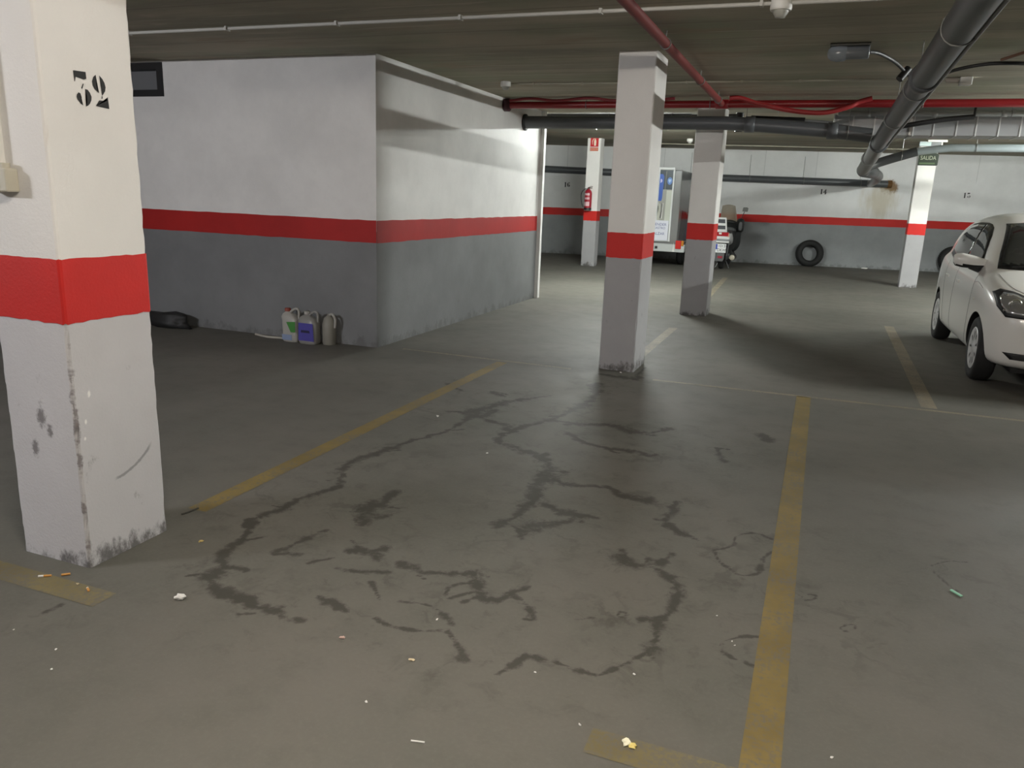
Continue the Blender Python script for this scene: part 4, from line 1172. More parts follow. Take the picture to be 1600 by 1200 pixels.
tag(MB().box((-0.0275, -0.006, 0), (0.0275, 0.006, 0.006)).build('plastic_fragment', simple('fragment_mint', (0.30, 0.62, 0.45), 0.5), None, 0.002), 'mint green plastic fragment on the floor right of the worn yellow line', 'litter')
bpy.data.objects['plastic_fragment'].location = (0.708, 3.301, 0.001)
bpy.data.objects['plastic_fragment'].rotation_euler = (0, 0, -0.9)
tag(MB().tube(smooth_path([(-2.585, 2.565, .004), (-2.572, 2.60, .006), (-2.570, 2.655, .004)]), 0.004, 8).build('twig', simple('dark_twig', (0.03, 0.028, 0.022), 0.8)), 'thin dark twig at the near end of the left yellow line', 'twig')
blob('dry_leaf', -2.305, 2.383, .010, .006, .004, simple('leaf_yellow', (0.55, 0.42, 0.16), 0.8), 'small yellow leaf on the floor right of the pillar numbered 32', 'leaf', 1.0)
SCR = [(-2.15, 1.564, .005), (-2.066, 1.48, .006), (-2.377, 1.589, .004), (-1.104, 2.248, .005), (-1.09, 1.745, .006), (-0.468, 1.908, .006), (-0.375, 2.217, .006),
       (-2.262, 4.569, .015), (-0.17, 2.708, .004), (-0.10, 2.553, .004), (-0.088, 2.530, .004), (0.221, 2.065, .005), (-0.673, 2.094, .005), (-1.66, 4.02, .008), (-1.46, 6.585, .012)]
for x, y, s in SCR:
    blob('paper_scrap', x, y, s, s * 0.7, s * 0.5, PAPER, 'tiny white scrap scattered on the concrete floor', 'litter', random.uniform(0, 3), 0.4, 1, 'tiny white scraps on the floor')
blob('paper_scrap', -1.345, 2.006, .010, .006, .004, simple('scrap_pink', (0.6, 0.42, 0.36), 0.8), 'small pinkish scrap on the floor among the stains', 'litter', 0.4)
blob('paper_scrap', -1.066, 1.989, .011, .006, .004, simple('scrap_straw', (0.6, 0.5, 0.33), 0.8), 'small straw coloured scrap on the floor near the stains', 'litter', 0.2)
blob('paper_scrap', 1.287, 21.75, .07, .03, .02, PAPER, 'white scrap at the foot of the back wall between tyre and pillar', 'litter')

# ------------------------------------------------------------------ trailer with poster tower
t = thing('advertising_trailer', (-3.5, 19.2, 0), 'small trailer carrying a tall white framed poster cabinet behind the middle pillars', 'trailer')
TW = simple('trailer_white', (0.72, 0.73, 0.72), 0.4)
TG = simple('trailer_grey_panel', (0.42, 0.44, 0.44), 0.45)
y0 = 18.3
MB().box((-4.25, y0 + 0.08, 0.36), (-2.80, 20.6, 0.50)).build('chassis', TG, t, 0.01)
MB().box((-4.27, y0, 0.35), (-2.78, y0 + 0.10, 0.53)).build('rear_bumper', simple('bumper_pale', (0.52, 0.54, 0.53), 0.45), t, 0.012)
MB().box((-4.05, y0 + 0.07, 0.50), (-2.98, 20.4, 2.20)).build('cabinet', simple('cabinet_grey_film', (0.20, 0.20, 0.195), 0.22), t, 0.02)
# rear face: two framed posters side by side, the right one seen beside the pillar
def poster(xa, xb):
    mb = MB()
    f = 0.032
    for a, b in (((xa, y0 + .02, 0.58), (xa + f, y0 + .075, 2.25)), ((xb - f, y0 + .02, 0.58), (xb, y0 + .075, 2.25)), ((xa + f, y0 + .02, 2.20), (xb - f, y0 + .075, 2.25)), ((xa + f, y0 + .02, 0.58), (xb - f, y0 + .075, 0.61))):
        mb.box(a, b)
    mb.build('poster_frame', TW, t, 0.004)
    mb = MB(); mb.box((xa + f, y0 + .05, 0.61), (xb - f, y0 + .07, 2.20)); pnl = mb.build('poster_panel', simple('poster_grey', (0.34, 0.34, 0.30), 0.3), t)
    return pnl
poster(-4.05, -3.52)
pp = poster(-3.51, -3.14)
fr = ((-3.478, y0 + 0.0485, 0.0), (1, 0, 0), (0, 0, 1))
def pprism(poly, mat, nm, par=pp):
    mb = MB(); mb.prism(poly, 0.0015, fr); return mb.build(nm, mat, t)
pprism([(0.0, 1.76), (0.306, 1.76), (0.306, 2.19), (0.0, 2.19)], simple('poster_navy', (0.022, 0.04, 0.055), 0.25), 'poster_header')
fr = ((-3.478, y0 + 0.0465, 0.0), (1, 0, 0), (0, 0, 1))
pprism([(0.0, 1.50), (0.07, 1.50), (0.085, 1.56), (0.10, 2.04), (0.07, 2.10), (0.0, 2.10)], simple('poster_blue', (0.02, 0.10, 0.48), 0.3), 'poster_banner')
pprism([(0.135, 2.17), (0.155, 2.17), (0.15, 1.76), (0.125, 1.76)], simple('poster_olive', (0.12, 0.125, 0.10), 0.4), 'poster_strip')
pprism([(0.17, 0.98), (0.306, 0.98), (0.306, 1.74), (0.18, 1.74)], simple('poster_cream', (0.58, 0.60, 0.52), 0.3), 'poster_light_panel')
pprism([(0.0, 0.98), (0.04, 0.98), (0.06, 1.2), (0.055, 1.42), (0.0, 1.48)], simple('poster_cream_b', (0.52, 0.52, 0.45), 0.3), 'poster_figure')
pprism([(0.065, 1.12), (0.085, 1.10), (0.105, 1.28), (0.105, 1.42), (0.085, 1.46), (0.09, 1.30)], simple('poster_dark', (0.03, 0.03, 0.03), 0.3), 'poster_dark_stroke')
pprism([(0.0, 1.22), (0.018, 1.28), (0.02, 1.36), (0.0, 1.40)], simple('poster_dark_b', (0.03, 0.03, 0.03), 0.3), 'poster_dark_stroke')
pprism([(0.095, 1.10), (0.115, 1.10), (0.125, 1.45), (0.112, 1.46)], simple('poster_white', (0.75, 0.75, 0.72), 0.3), 'poster_white_stroke')
pprism(ellipse(0.232, 1.95, 0.058, 0.085), simple('poster_badge', (0.07, 0.20, 0.55), 0.3), 'poster_badge')
fr = ((-3.478, y0 + 0.0445, 0.0), (1, 0, 0), (0, 0, 1))
pprism([(0.232, 1.90), (0.265, 1.96), (0.255, 2.0), (0.232, 1.98), (0.209, 2.0), (0.199, 1.96)], simple('poster_badge_light', (0.35, 0.55, 0.80), 0.3), 'poster_badge_mark')
pprism([(0.02, 1.90), (0.06, 1.93), (0.06, 1.97), (0.03, 2.0), (0.02, 1.97)], simple('poster_pale_mark', (0.6, 0.62, 0.85), 0.3), 'poster_banner_mark')
# white notice board in front of the poster, with lettering
mb = MB(); mb.box((-3.60, y0 - 0.012, 0.60), (-3.185, y0 + .015, 1.06)); mb.build('notice_board', simple('notice_white', (0.74, 0.75, 0.82), 0.5), t, 0.004)
NT_ = simple('notice_blue_text', (0.10, 0.12, 0.30), 0.6)
for z, s, txt in ((0.965, 0.085, 'VENDER'), (0.885, 0.072, 'CASTRO'), (0.755, 0.085, 'ALZAR')):
    text_mesh('lettering', txt, s, ((-3.39, y0 - 0.0135, z), (1, 0, 0), (0, 0, 1)), NT_, t)
# side film: dark streak and navy lower corner
mb = MB(); mb.add([(-2.978, 18.6, 0.62), (-2.978, 20.35, 0.62), (-2.978, 20.35, 1.0), (-2.978, 19.4, 1.25), (-2.978, 18.8, 1.3)], [(0, 1, 2, 3, 4)])
mb.build('side_film', simple('film_maroon', (0.06, 0.03, 0.03), 0.2), t)
mb = MB(); mb.add([(-2.977, 19.3, 0.56), (-2.977, 20.39, 0.56), (-2.977, 20.39, 1.02), (-2.977, 19.6, 1.0)], [(0, 1, 2, 3)])
mb.build('side_film', simple('film_navy', (0.03, 0.035, 0.09), 0.2), t)
mb = MB(); mb.add([(-2.977, 19.75, 1.0), (-2.977, 20.39, 1.02), (-2.977, 20.39, 1.95), (-2.977, 19.85, 1.9)], [(0, 1, 2, 3)])
mb.build('side_film', simple('film_mauve', (0.36, 0.33, 0.34), 0.3), t)
# tail lamps
for xa in (-4.20, -2.985):
    mb = MB(); mb.box((xa, y0 - 0.03, 0.43), (xa + 0.13, y0 + .06, 0.62)); mb.build('tail_lamp', simple('lamp_red', (0.55, 0.02, 0.015), 0.25), t, 0.008)
mb = MB(); mb.box((-2.853, y0 - 0.03, 0.50), (-2.80, y0 + .06, 0.62)); mb.build('indicator_lamp', simple('lamp_amber', (0.55, 0.20, 0.02), 0.25), t, 0.008)
mb = MB(); mb.prism([(0, 0), (0.055, 0), (0.03, 0.21)], 0.006, ((-3.055, y0 - 0.012, 0.36), (1, 0, 0), (0, 0, 1))); mb.build('reflector', WPLAST, t)
MB().box((-3.62, y0 - 0.006, 0.385), (-3.50, y0 - 0.001, 0.485)).build('number_plate', WPLAST, t)
MB().box((-3.46, y0 - 0.02, 0.41), (-3.40, y0 - 0.001, 0.47)).build('socket', BLACK, t, 0.005)
for x in (-4.12, -3.02):
    mb = MB(); mb.lathe([(0.10, -.07), (0.20, -.075), (0.235, -.06), (0.245, -.03), (0.245, .03), (0.235, .06), (0.20, .075), (0.10, .07)], (x, 19.4, 0.245), 'x', 32)
    wl = mb.build('wheel', RUBBER, t)
    mb = MB(); mb.lathe([(0.0, -.055), (0.10, -.05), (0.145, -.073), (0.145, .073), (0.10, .05), (0, .055)], (x, 19.4, 0.245), 'x', 24); mb.build('rim', STEEL, t)
MB().tube([(-4.12, 19.4, 0.30), (-3.02, 19.4, 0.30)], 0.025, 10).build('axle', BLACK, t)
MB().tube([(-3.5, 20.6, 0.42), (-3.5, 20.98, 0.40)], 0.03, 10).build('drawbar', BLACK, t)

# ------------------------------------------------------------------ scooter
def scooter():
    sx, y0 = -1.965, 18.38
    t = thing('scooter', (sx, 19.3, 0), 'maxi scooter with white tail and tall windscreen parked facing the back wall', 'scooter')
    SW = simple('scooter_white', (0.70, 0.70, 0.69), 0.25)
    SG = simple('scooter_silver', (0.30, 0.31, 0.32), 0.3, 0.4)
    SD = simple('scooter_dark', (0.02, 0.022, 0.022), 0.4)
    def loft(name, secs, mat, n=24, e=0.6, par=t):
        """secs: (y, zc, halfwidth, halfheight[, xoffset])"""
        V, F = [], []
        for s in secs:
            y, zc, hw, hh = s[:4]; xo = s[4] if len(s) > 4 else 0
            for k in range(n):
                a = 2 * PI * k / n
                c, s2 = math.cos(a), math.sin(a)
                V.append((sx + xo + hw * math.copysign(abs(c) ** e, c), y, zc + hh * math.copysign(abs(s2) ** e, s2)))
        for i in range(len(secs) - 1):
            for k in range(n):
                F.append((i * n + k, (i + 1) * n + k, (i + 1) * n + (k + 1) % n, i * n + (k + 1) % n))
        mb = MB(); mb.add(V, F, 0, True); mb.add(V[:n], [tuple(range(n))]); mb.add(V[-n:], [tuple(range(n - 1, -1, -1))])
        return mb.build(name, mat, par)
    # wheels
    for nm, y, R in (('rear_wheel', 18.80, 0.27), ('front_wheel', 20.28, 0.28)):
        mb = MB(); mb.lathe([(0.13, -.06), (R - .05, -.066), (R - .012, -.045), (R, 0), (R - .012, .045), (R - .05, .066), (0.13, .06)], (sx, y, R), 'x', 32)
        wl = mb.build(nm, RUBBER, t)
        mb = MB(); mb.lathe([(0, -.03), (0.05, -.04), (0.12, -.045), (0.155, -.062), (0.155, .062), (0.12, .045), (.05, .04), (0, .03)], (sx, y, R), 'x', 24); mb.build('rim', SG, wl)
    # tail
    loft('tail_cowl', [(y0 + .0, 0.72, 0.135, 0.05), (y0 + .03, 0.72, 0.165, 0.085), (y0 + .15, 0.74, 0.175, 0.11), (y0 + .5, 0.74, 0.185, 0.13), (y0 + .9, 0.66, 0.17, 0.12), (y0 + 1.05, 0.6, 0.12, 0.08)], SW)
    MB().box((sx - .165, y0 - .012, 0.665), (sx + .172, y0 + .06, 0.70)).build('grey_trim_band', SG, t, 0.01)
    MB().box((sx - .17, y0 - .014, 0.70), (sx + .172, y0 + .05, 0.755)).build('white_bumper_band', SW, t, 0.015)
    MB().box((sx - .17, y0 - .016, 0.62), (sx + .172, y0 + .05, 0.662)).build('lower_white_band', SW, t, 0.012)
    tl = MB().box((sx - .155, y0 - .016, 0.77), (sx + .15, y0 + .06, 0.86)).build('tail_lamp', simple('scooter_tail_red', (0.36, 0.01, 0.015), 0.2), t, 0.014)
    MB().box((sx - .07, y0 - .0185, 0.81), (sx - .01, y0 - .0155, 0.85)).build('lamp_highlight', WPLAST, tl)
    for sg in (-1, 1): MB().box((sx + sg * .142 - .022, y0 - .014, 0.755), (sx + sg * .142 + .022, y0 + .05, 0.84)).build('indicator', simple('indicator_pale', (0.62, 0.35, 0.26), 0.25), t, 0.008)
    # rear backrest frame with two dark openings
    fr = ((sx - 0.045, y0 + 0.10, 0.0), (1, 0, 0), (0, 0, 1))
    mb = MB()
    def bar(p, q, wd):
        p, q = Vector((*p, 0)), Vector((*q, 0)); d = (q - p).normalized(); nn = Vector((-d.y, d.x, 0)) * wd / 2
        mb.prism([tuple((p - nn)[:2]), tuple((q - nn)[:2]), tuple((q + nn)[:2]), tuple((p + nn)[:2])], 0.035, fr)
    bar((-0.125, 0.86), (-0.09, 1.17), 0.032); bar((0.125, 0.86), (0.085, 1.17), 0.032)
    bar((-0.10, 1.165), (0.095, 1.165), 0.04); bar((-0.11, 1.03), (0.11, 1.03), 0.055); bar((-0.13, 0.89), (0.13, 0.89), 0.06)
    mb.build('rack', SW, t, 0.006)
    mb = MB(); mb.prism([(-0.12, 0.86), (0.12, 0.86), (0.085, 1.16), (-0.085, 1.16)], 0.02, ((sx - 0.045, y0 + .125, 0), (1, 0, 0), (0, 0, 1))); mb.build('rack_pad', simple('rack_pad_dark', (0.035, 0.035, 0.045), 0.5), t)
    loft('seat', [(y0 + .16, 0.86, 0.12, 0.04), (y0 + .25, 0.86, 0.16, 0.06), (y0 + .6, 0.84, 0.17, 0.06), (y0 + .72, 0.79, 0.15, 0.06), (y0 + 1.1, 0.76, 0.13, 0.06), (y0 + 1.2, 0.74, 0.09, 0.04)], SD)
    # plate, mudguard, reflector
    mb = MB(); mb.box((sx - .115, y0 - .010, 0.40), (sx + .115, y0 - .004, 0.60)); np_ = mb.build('number_plate', simple('plate_white', (0.80, 0.80, 0.80), 0.4), t, 0.004)
    mb = MB(); mb.box((sx - .111, y0 - .0125, 0.47), (sx - .075, y0 - .0102, 0.59)); mb.build('plate_blue_strip', simple('plate_blue', (0.03, 0.06, 0.42), 0.4), np_)
    PB = simple('plate_letters', (0.03, 0.03, 0.03), 0.5)
    text_mesh('lettering', '1013', 0.095, ((sx + .02, y0 - .0125, 0.547), (1, 0, 0), (0, 0, 1)), PB, np_, sx=0.85)
    text_mesh('lettering', 'DKW', 0.095, ((sx + .02, y0 - .0125, 0.455), (1, 0, 0), (0, 0, 1)), PB, np_, sx=0.85)
    mb = MB(); mb.prism([(-0.10, 0.60), (0.10, 0.60), (0.085, 0.26), (0.06, 0.20), (-0.06, 0.20), (-0.085, 0.26)], 0.03, ((sx + .005, y0 + .035, 0), (1, 0, 0), (0, 0, 1))); mb.build('mudguard', simple('mudguard_grey', (0.10, 0.10, 0.10), 0.5), t, 0.008)
    mb = MB(); mb.box((sx - .05, y0 - .012, 0.27), (sx + .055, y0 + .004, 0.325)); mb.build('rear_reflector', simple('reflector_red', (0.32, 0.03, 0.05), 0.25), t, 0.006)
    # exhaust
    mb = MB(); mb.lathe([(0.0, -.012), (0.03, -.012), (0.045, 0.0), (0.062, 0.02), (0.066, 0.05), (0.066, 0.42), (0.04, 0.5), (0.022, 0.55)], (sx + .265, y0 + .05, 0.30), 'y', 24)
    mf = mb.build('silencer', SD, t)
    mb = MB(); mb.lathe([(0.018, -.016), (0.058, -.016), (0.062, 0.0), (0.06, 0.015)], (sx + .265, y0 + .048, 0.30), 'y', 24); mb.build('silencer_cap', simple('cap_beige', (0.42, 0.38, 0.30), 0.5), mf)
    MB().tube(smooth_path([(sx + .265, y0 + .58, 0.30), (sx + .22, y0 + .75, 0.24), (sx + .1, y0 + .9, 0.25)]), 0.022, 10).build('exhaust_pipe', SG, t)
    for sg in (-1, 1):
        MB().tube([(sx + sg * .10, 18.80, 0.28), (sx + sg * .13, 18.72, 0.66)], [0.02, 0.02], 10).build('shock_absorber', SG, t)
        MB().box((sx + sg * .105 - .025, 18.75, 0.22), (sx + sg * .105 + .025, 19.4, 0.34)).build('swing_arm', SG, t, 0.012)
    # floor, leg shield, front
    loft('footboard', [(y0 + .85, 0.34, 0.17, 0.13), (y0 + 1.0, 0.30, 0.20, 0.10), (y0 + 1.4, 0.28, 0.20, 0.07), (y0 + 1.5, 0.32, 0.17, 0.08)], SD)
    loft('leg_shield', [(y0 + 1.30, 0.66, 0.20, 0.28), (y0 + 1.38, 0.70, 0.285, 0.36), (y0 + 1.50, 0.74, 0.295, 0.38), (y0 + 1.72, 0.82, 0.24, 0.26), (y0 + 1.95, 0.78, 0.12, 0.12)], SD)
    loft('front_fairing', [(y0 + 1.55, 0.80, 0.26, 0.24), (y0 + 1.75, 0.84, 0.21, 0.20), (y0 + 1.98, 0.80, 0.13, 0.12), (y0 + 2.05, 0.78, 0.06, 0.06)], SW)
    for sg in (-1, 1): MB().tube([(sx + sg * .085, 20.28, 0.28), (sx + sg * .085, y0 + 1.72, 0.70)], 0.022, 10).build('fork_leg', SG, t)
    MB().lathe([(0.30, -.06), (0.305, 0), (0.30, .06)], (sx, 20.28, 0.30), 'x', 32).build('front_mudguard', SW, t) if False else None
    hb = MB().tube(smooth_path([(sx - .34, y0 + 1.18, 1.03), (sx - .15, y0 + 1.34, 1.06), (sx + .15, y0 + 1.34, 1.06), (sx + .34, y0 + 1.18, 1.03)]), 0.015, 10).build('handlebar', SD, t)
    for sg in (-1, 1):
        MB().tube([(sx + sg * .36, y0 + 1.14, 1.02), (sx + sg * .25, y0 + 1.26, 1.045)], 0.02, 10).build('grip', BLACK, hb)
        MB().tube([(sx + sg * .24, y0 + 1.30, 1.06), (sx + sg * .33, y0 + 1.30, 1.32)], 0.008, 8).build('mirror_stem', SD, t)
        mb = MB(); mb.prism([(-.07, -.045), (.055, -.05), (.07, .03), (.04, .055), (-.05, .05)], 0.03, ((sx + sg * .345, y0 + 1.32, 1.37), (1, 0, 0), (0, 0, 1)))
        mb.build('mirror', simple('mirror_grey', (0.10, 0.10, 0.09), 0.5), t, 0.008)
    # dark cover hanging at the right side
    loft('hand_cover', [(y0 + 1.08, 0.98, 0.04, 0.10, .29), (y0 + 1.15, 1.0, 0.08, 0.16, .29), (y0 + 1.32, 1.0, 0.09, 0.16, .26), (y0 + 1.42, 1.0, 0.04, 0.08, .22)], SD)
    # windscreen
    m, nt, b = new_mat('tinted_windscreen')
    b.inputs['Base Color'].default_value = (0.42, 0.36, 0.27, 1); b.inputs['Roughness'].default_value = 0.15; b.inputs['Alpha'].default_value = 0.62
    V, F = [], []
    nx, nz = 8, 8
    for j in range(nz + 1):
        f = j / nz
        for i in range(nx + 1):
            u = -1 + 2 * i / nx
            hw = 0.215 - 0.055 * f - 0.02 * max(0, f - .75) * 4 * 0.4
            zt_ = 1.02 + 0.455 * f - (0.03 * u * u * f)
            V.append((sx - 0.03 + u * hw, y0 + 1.56 - 0.30 * f - 0.10 * (u * u), zt_))
    for j in range(nz):
        for i in range(nx):
            a = j * (nx + 1) + i; F.append((a, a + 1, a + nx + 2, a + nx + 1))
    mb = MB(); mb.add(V, F, 0, True); ws = mb.build('windscreen', m, t)
    md = ws.modifiers.new('thick', 'SOLIDIFY'); md.thickness = 0.004
    MB().tube([(sx - .02, 19.05, 0.30), (sx - .16, 19.0, 0.01)], 0.012, 8).build('stand', SG, t)
    MB().tube([(sx + .02, 19.05, 0.30), (sx + .16, 19.0, 0.01)], 0.012, 8).build('stand', SG, t)
scooter()

# ------------------------------------------------------------------ car
def white_car():
    CX, CY = 2.275, 7.47
    t = thing('car', (CX, CY + 1.78, 0), 'white small hatchback parked at the right edge, front towards the camera', 'car')
    PAINT = simple('white_car_paint', (0.78, 0.77, 0.735), 0.28, 0.0, Coat_Weight=0.6, Coat_Roughness=0.06)
    TRIM = simple('black_car_trim', (0.012, 0.012, 0.012), 0.4)
    GLASS = simple('car_window_glass', (0.018, 0.02, 0.02), 0.03, 0.0, IOR=1.55)
    SEAMM = simple('panel_gap', (0.2, 0.2, 0.19), 0.6)
    def W(x, l, z): return (CX + x, CY + l, z)
    ST = [  # l, ztop, halfwidth, zbottom
        (0.00, 0.62, 0.42, 0.27), (0.025, 0.70, 0.57, 0.235), (0.09, 0.775, 0.70, 0.21), (0.22, 0.85, 0.775, 0.195), (0.45, 0.925, 0.81, 0.185), (0.76, 0.99, 0.82, 0.18),
        (0.98, 1.11, 0.82, 0.18), (1.20, 1.285, 0.82, 0.18), (1.44, 1.44, 0.82, 0.18), (1.80, 1.528, 0.82, 0.18), (2.40, 1.532, 0.82, 0.18), (2.90, 1.50, 0.817, 0.18),
        (3.22, 1.45, 0.80, 0.185), (3.36, 1.37, 0.785, 0.20), (3.46, 1.12, 0.775, 0.22), (3.52, 0.90, 0.76, 0.235), (3.56, 0.74, 0.70, 0.26), (3.575, 0.62, 0.56, 0.30)]
    def wg(z): return 0.745 - (max(z, 0.95) - 0.95) * (0.745 - 0.585) / (1.45 - 0.95)
    rings = []
    for (l, zt_, w_, zb) in ST:
        hood = zt_ < 1.0
        belt = zt_ - 0.075 if hood else 0.915 + (l - 0.9) * 0.03
        P = [(0, zb), (0.6 * w_, zb), (0.93 * w_, zb + .02), (0.985 * w_, zb + 0.45 * (0.52 - zb) * 0.8), (w_, min(0.54, zb + 0.75 * (belt - zb))), (0.992 * w_, belt - 0.25 * (belt - 0.5 if belt > .55 else .1)), (0.955 * w_, belt)]
        if hood:
            P += [(0.885 * w_, zt_ - .035), (0.77 * w_, zt_ - .012), (0.56 * w_, zt_), (0.3 * w_, zt_ + .006), (0, zt_ + .008)]
        else:
            ze = zt_ - (0.05 if zt_ < 1.3 else 0.085)
            k = w_ / 0.82
            a = (wg(belt + .035) * k, belt + .035); c = (wg(ze) * k, ze)
            P += [a, ((a[0] + c[0]) / 2 + .012, (a[1] + c[1]) / 2), c, (0.40 * k, zt_ - .012), (0, zt_)]
        rings.append((l, P))
    V, F = [], []
    n = 22
    for l, P in rings:
        full = P + [(-x, z) for x, z in P[-2:0:-1]]
        V += [(x, l, z) for x, z in full]
    for i in range(len(rings) - 1):
        for k in range(n):
            F.append((i * n + k, i * n + (k + 1) % n, (i + 1) * n + (k + 1) % n, (i + 1) * n + k))
    for base, l, rev in ((0, -0.012, True), ((len(rings) - 1) * n, 3.58, False)):
        c = [V[base + k] for k in range(n)]
        mz = sum(p[2] for p in c) / n
        o = len(V)
        V += [(p[0] * 0.6, l, mz + (p[2] - mz) * 0.6) for p in c]
        for k in range(n): F.append((base + k, base + (k + 1) % n, o + (k + 1) % n, o + k))
        F.append(tuple(o + k for k in range(n)))
    me = bpy.data.meshes.new('tmp'); me.from_pydata(V, [], F)
    bm = bmesh.new(); bm.from_mesh(me); bmesh.ops.recalc_face_normals(bm, faces=bm.faces); bm.to_mesh(me); bm.free()
    me.materials.append(PAINT); me.materials.append(TRIM)
    ob = bpy.data.objects.new('tmp_body', me); COL.objects.link(ob)
    ob.modifiers.new('s', 'SUBSURF').levels = 2
    cut = MB()
    for l in (0.59, 3.02):
        for sg in (-1, 1):
            a, b = sg * 0.56, sg * 1.1
            cut.lathe([(0.325, min(a, b)), (0.325, max(a, b))], (0, l, 0.30), 'x', 48, 0, False)
    # cutters also open the well down to the sill line
    co = cut.build('tmp_cut', TRIM)
    md = ob.modifiers.new('b', 'BOOLEAN'); md.object = co; md.operation = 'DIFFERENCE'; md.solver = 'EXACT'
    try: md.material_mode = 'TRANSFER'
    except Exception: pass
    dg = bpy.context.evaluated_depsgraph_get(); dg.update()
    ev = ob.evaluated_get(dg)
    body_me = bpy.data.meshes.new_from_object(ev)
    bpy.data.objects.remove(ob); bpy.data.objects.remove(co)
    bvh = BVHTree.FromPolygons([v.co.copy() for v in body_me.vertices], [tuple(p.vertices) for p in body_me.polygons])
    for p in body_me.polygons: p.use_smooth = True
    for v in body_me.vertices: v.co = Vector(W(*v.co))
    body = bpy.data.objects.new('body', body_me); COL.objects.link(body); attach(body, t)
    es = body.modifiers.new('e', 'EDGE_SPLIT'); es.split_angle = math.radians(38)
    def cast(kind, a, b):
        if kind == 'L': o, d = Vector((-3, a, b)), Vector((1, 0, 0))
        elif kind == 'R': o, d = Vector((3, a, b)), Vector((-1, 0, 0))
        elif kind == 'F': o, d = Vector((a, -3, b)), Vector((0, 1, 0))
        else: o, d = Vector((a, 7, b)), Vector((0, -1, 0))
        h = bvh.ray_cast(o, d)
        return (h[0], h[1]) if h[0] is not None else (None, None)
    def patch(name, kind, poly, mat, off=0.004, parent=t, maxe=0.05, smooth=True):
        bm = bmesh.new()
        vs = [bm.verts.new((x, y, 0)) for x, y in poly]
        f = bm.faces.new(vs)
        bmesh.ops.triangulate(bm, faces=[f])
        for _ in range(6):
            lng = [e for e in bm.edges if e.calc_length() > maxe]
            if not lng: break
            bmesh.ops.subdivide_edges(bm, edges=lng, cuts=1)
            bmesh.ops.triangulate(bm, faces=[q for q in bm.faces if len(q.verts) > 3])
        bad = []
        for v in bm.verts:
            p, nrm = cast(kind, v.co.x, v.co.y)
            if p is None: bad.append(v); continue
            dirv = {'L': Vector((-1, 0, 0)), 'R': Vector((1, 0, 0)), 'F': Vector((0, -1, 0)), 'B': Vector((0, 1, 0))}[kind]
            if nrm.dot(dirv) < 0: nrm = -nrm
            v.co = Vector(W(*(p + nrm * off)))
        bmesh.ops.delete(bm, geom=bad, context='VERTS')
        bmesh.ops.recalc_face_normals(bm, faces=bm.faces)
        bm.verts.index_update()
        mb = MB(); mb.add([v.co.copy() for v in bm.verts], [tuple(v.index for v in q.verts) for q in bm.faces], 0, smooth); bm.free()
        o = mb.build(name, mat, parent)
        sd = o.modifiers.new('thick', 'SOLIDIFY'); sd.thickness = off * 0.8; sd.offset = -1
        return o
    def ribbon(name, kind, pts, wd, mat, off=0.002, parent=t):
        mb = MB()
        P = []
        pts2 = [q for q in smooth_path([(a, b, 0) for a, b in pts], 5)]
        for q in pts2:
            p, nrm = cast(kind, q.x, q.y)
            if p is None: continue
            dirv = {'L': Vector((-1, 0, 0)), 'R': Vector((1, 0, 0)), 'F': Vector((0, -1, 0)), 'B': Vector((0, 1, 0))}[kind]
            if nrm.dot(dirv) < 0: nrm = -nrm
            P.append(Vector(W(*(p + nrm * (off - wd * 0.35)))))
        if len(P) > 1: mb.tube(P, wd / 2, 6)
        return mb.build(name, mat, parent)
    front_dlo = [(1.17, 0.972), (1.24, 1.07), (1.36, 1.18), (1.50, 1.275), (1.66, 1.34), (1.82, 1.37), (1.99, 1.38), (1.985, 0.985), (1.5, 0.975)]
    rear_dlo = [(2.025, 0.987), (2.03, 1.38), (2.40, 1.38), (2.72, 1.355), (2.92, 1.29), (3.06, 1.19), (3.12, 1.10), (3.06, 1.05), (2.7, 1.01)]
    full_dlo = [(1.13, 0.958), (1.225, 1.08), (1.35, 1.195), (1.495, 1.293), (1.655, 1.36), (1.82, 1.391), (2.0, 1.402), (2.42, 1.40), (2.74, 1.375), (2.95, 1.308), (3.10, 1.20), (3.165, 1.10), (3.09, 1.028), (2.7, 0.987), (1.98, 0.965), (1.5, 0.953)]
    for k in 'LR':
        patch('window_surround', k, full_dlo, TRIM, 0.003)
        patch('side_window', k, front_dlo, GLASS, 0.006)
        patch('side_window', k, rear_dlo, GLASS, 0.006)
        # door seams, sill
        ribbon('door_seam', k, [(1.02, 0.93), (0.985, 0.75), (0.99, 0.5), (1.05, 0.30), (1.2, 0.255)], 0.0035, SEAMM)
        ribbon('door_seam', k, [(2.0, 0.93), (2.01, 0.6), (1.98, 0.30), (1.9, 0.255)], 0.0035, SEAMM)
        ribbon('door_seam', k, [(2.72, 0.96), (2.66, 0.72), (2.55, 0.5), (2.5, 0.30)], 0.0035, SEAMM)
        ribbon('sill_seam', k, [(1.2, 0.255), (1.6, 0.25), (2.4, 0.255)], 0.0035, SEAMM)
        ribbon('fender_seam', k, [(0.99, 0.86), (0.85, 0.875), (0.62, 0.84)], 0.0035, SEAMM)
        sgn = -1 if k == 'L' else 1
        for hl in (1.80, 2.52):
            p, nrm = cast(k, hl, 0.80)
            mb = MB(); mb.box(W(p.x - .012, hl - .075, 0.785), W(p.x + .012, hl + .075, 0.818)) if sgn < 0 else mb.box(W(p.x - .012, hl - .075, 0.785), W(p.x + .012, hl + .075, 0.818))
            mb.build('door_handle', PAINT, t, 0.009, 3)
        p, nrm = cast(k, 0.80, 0.72)
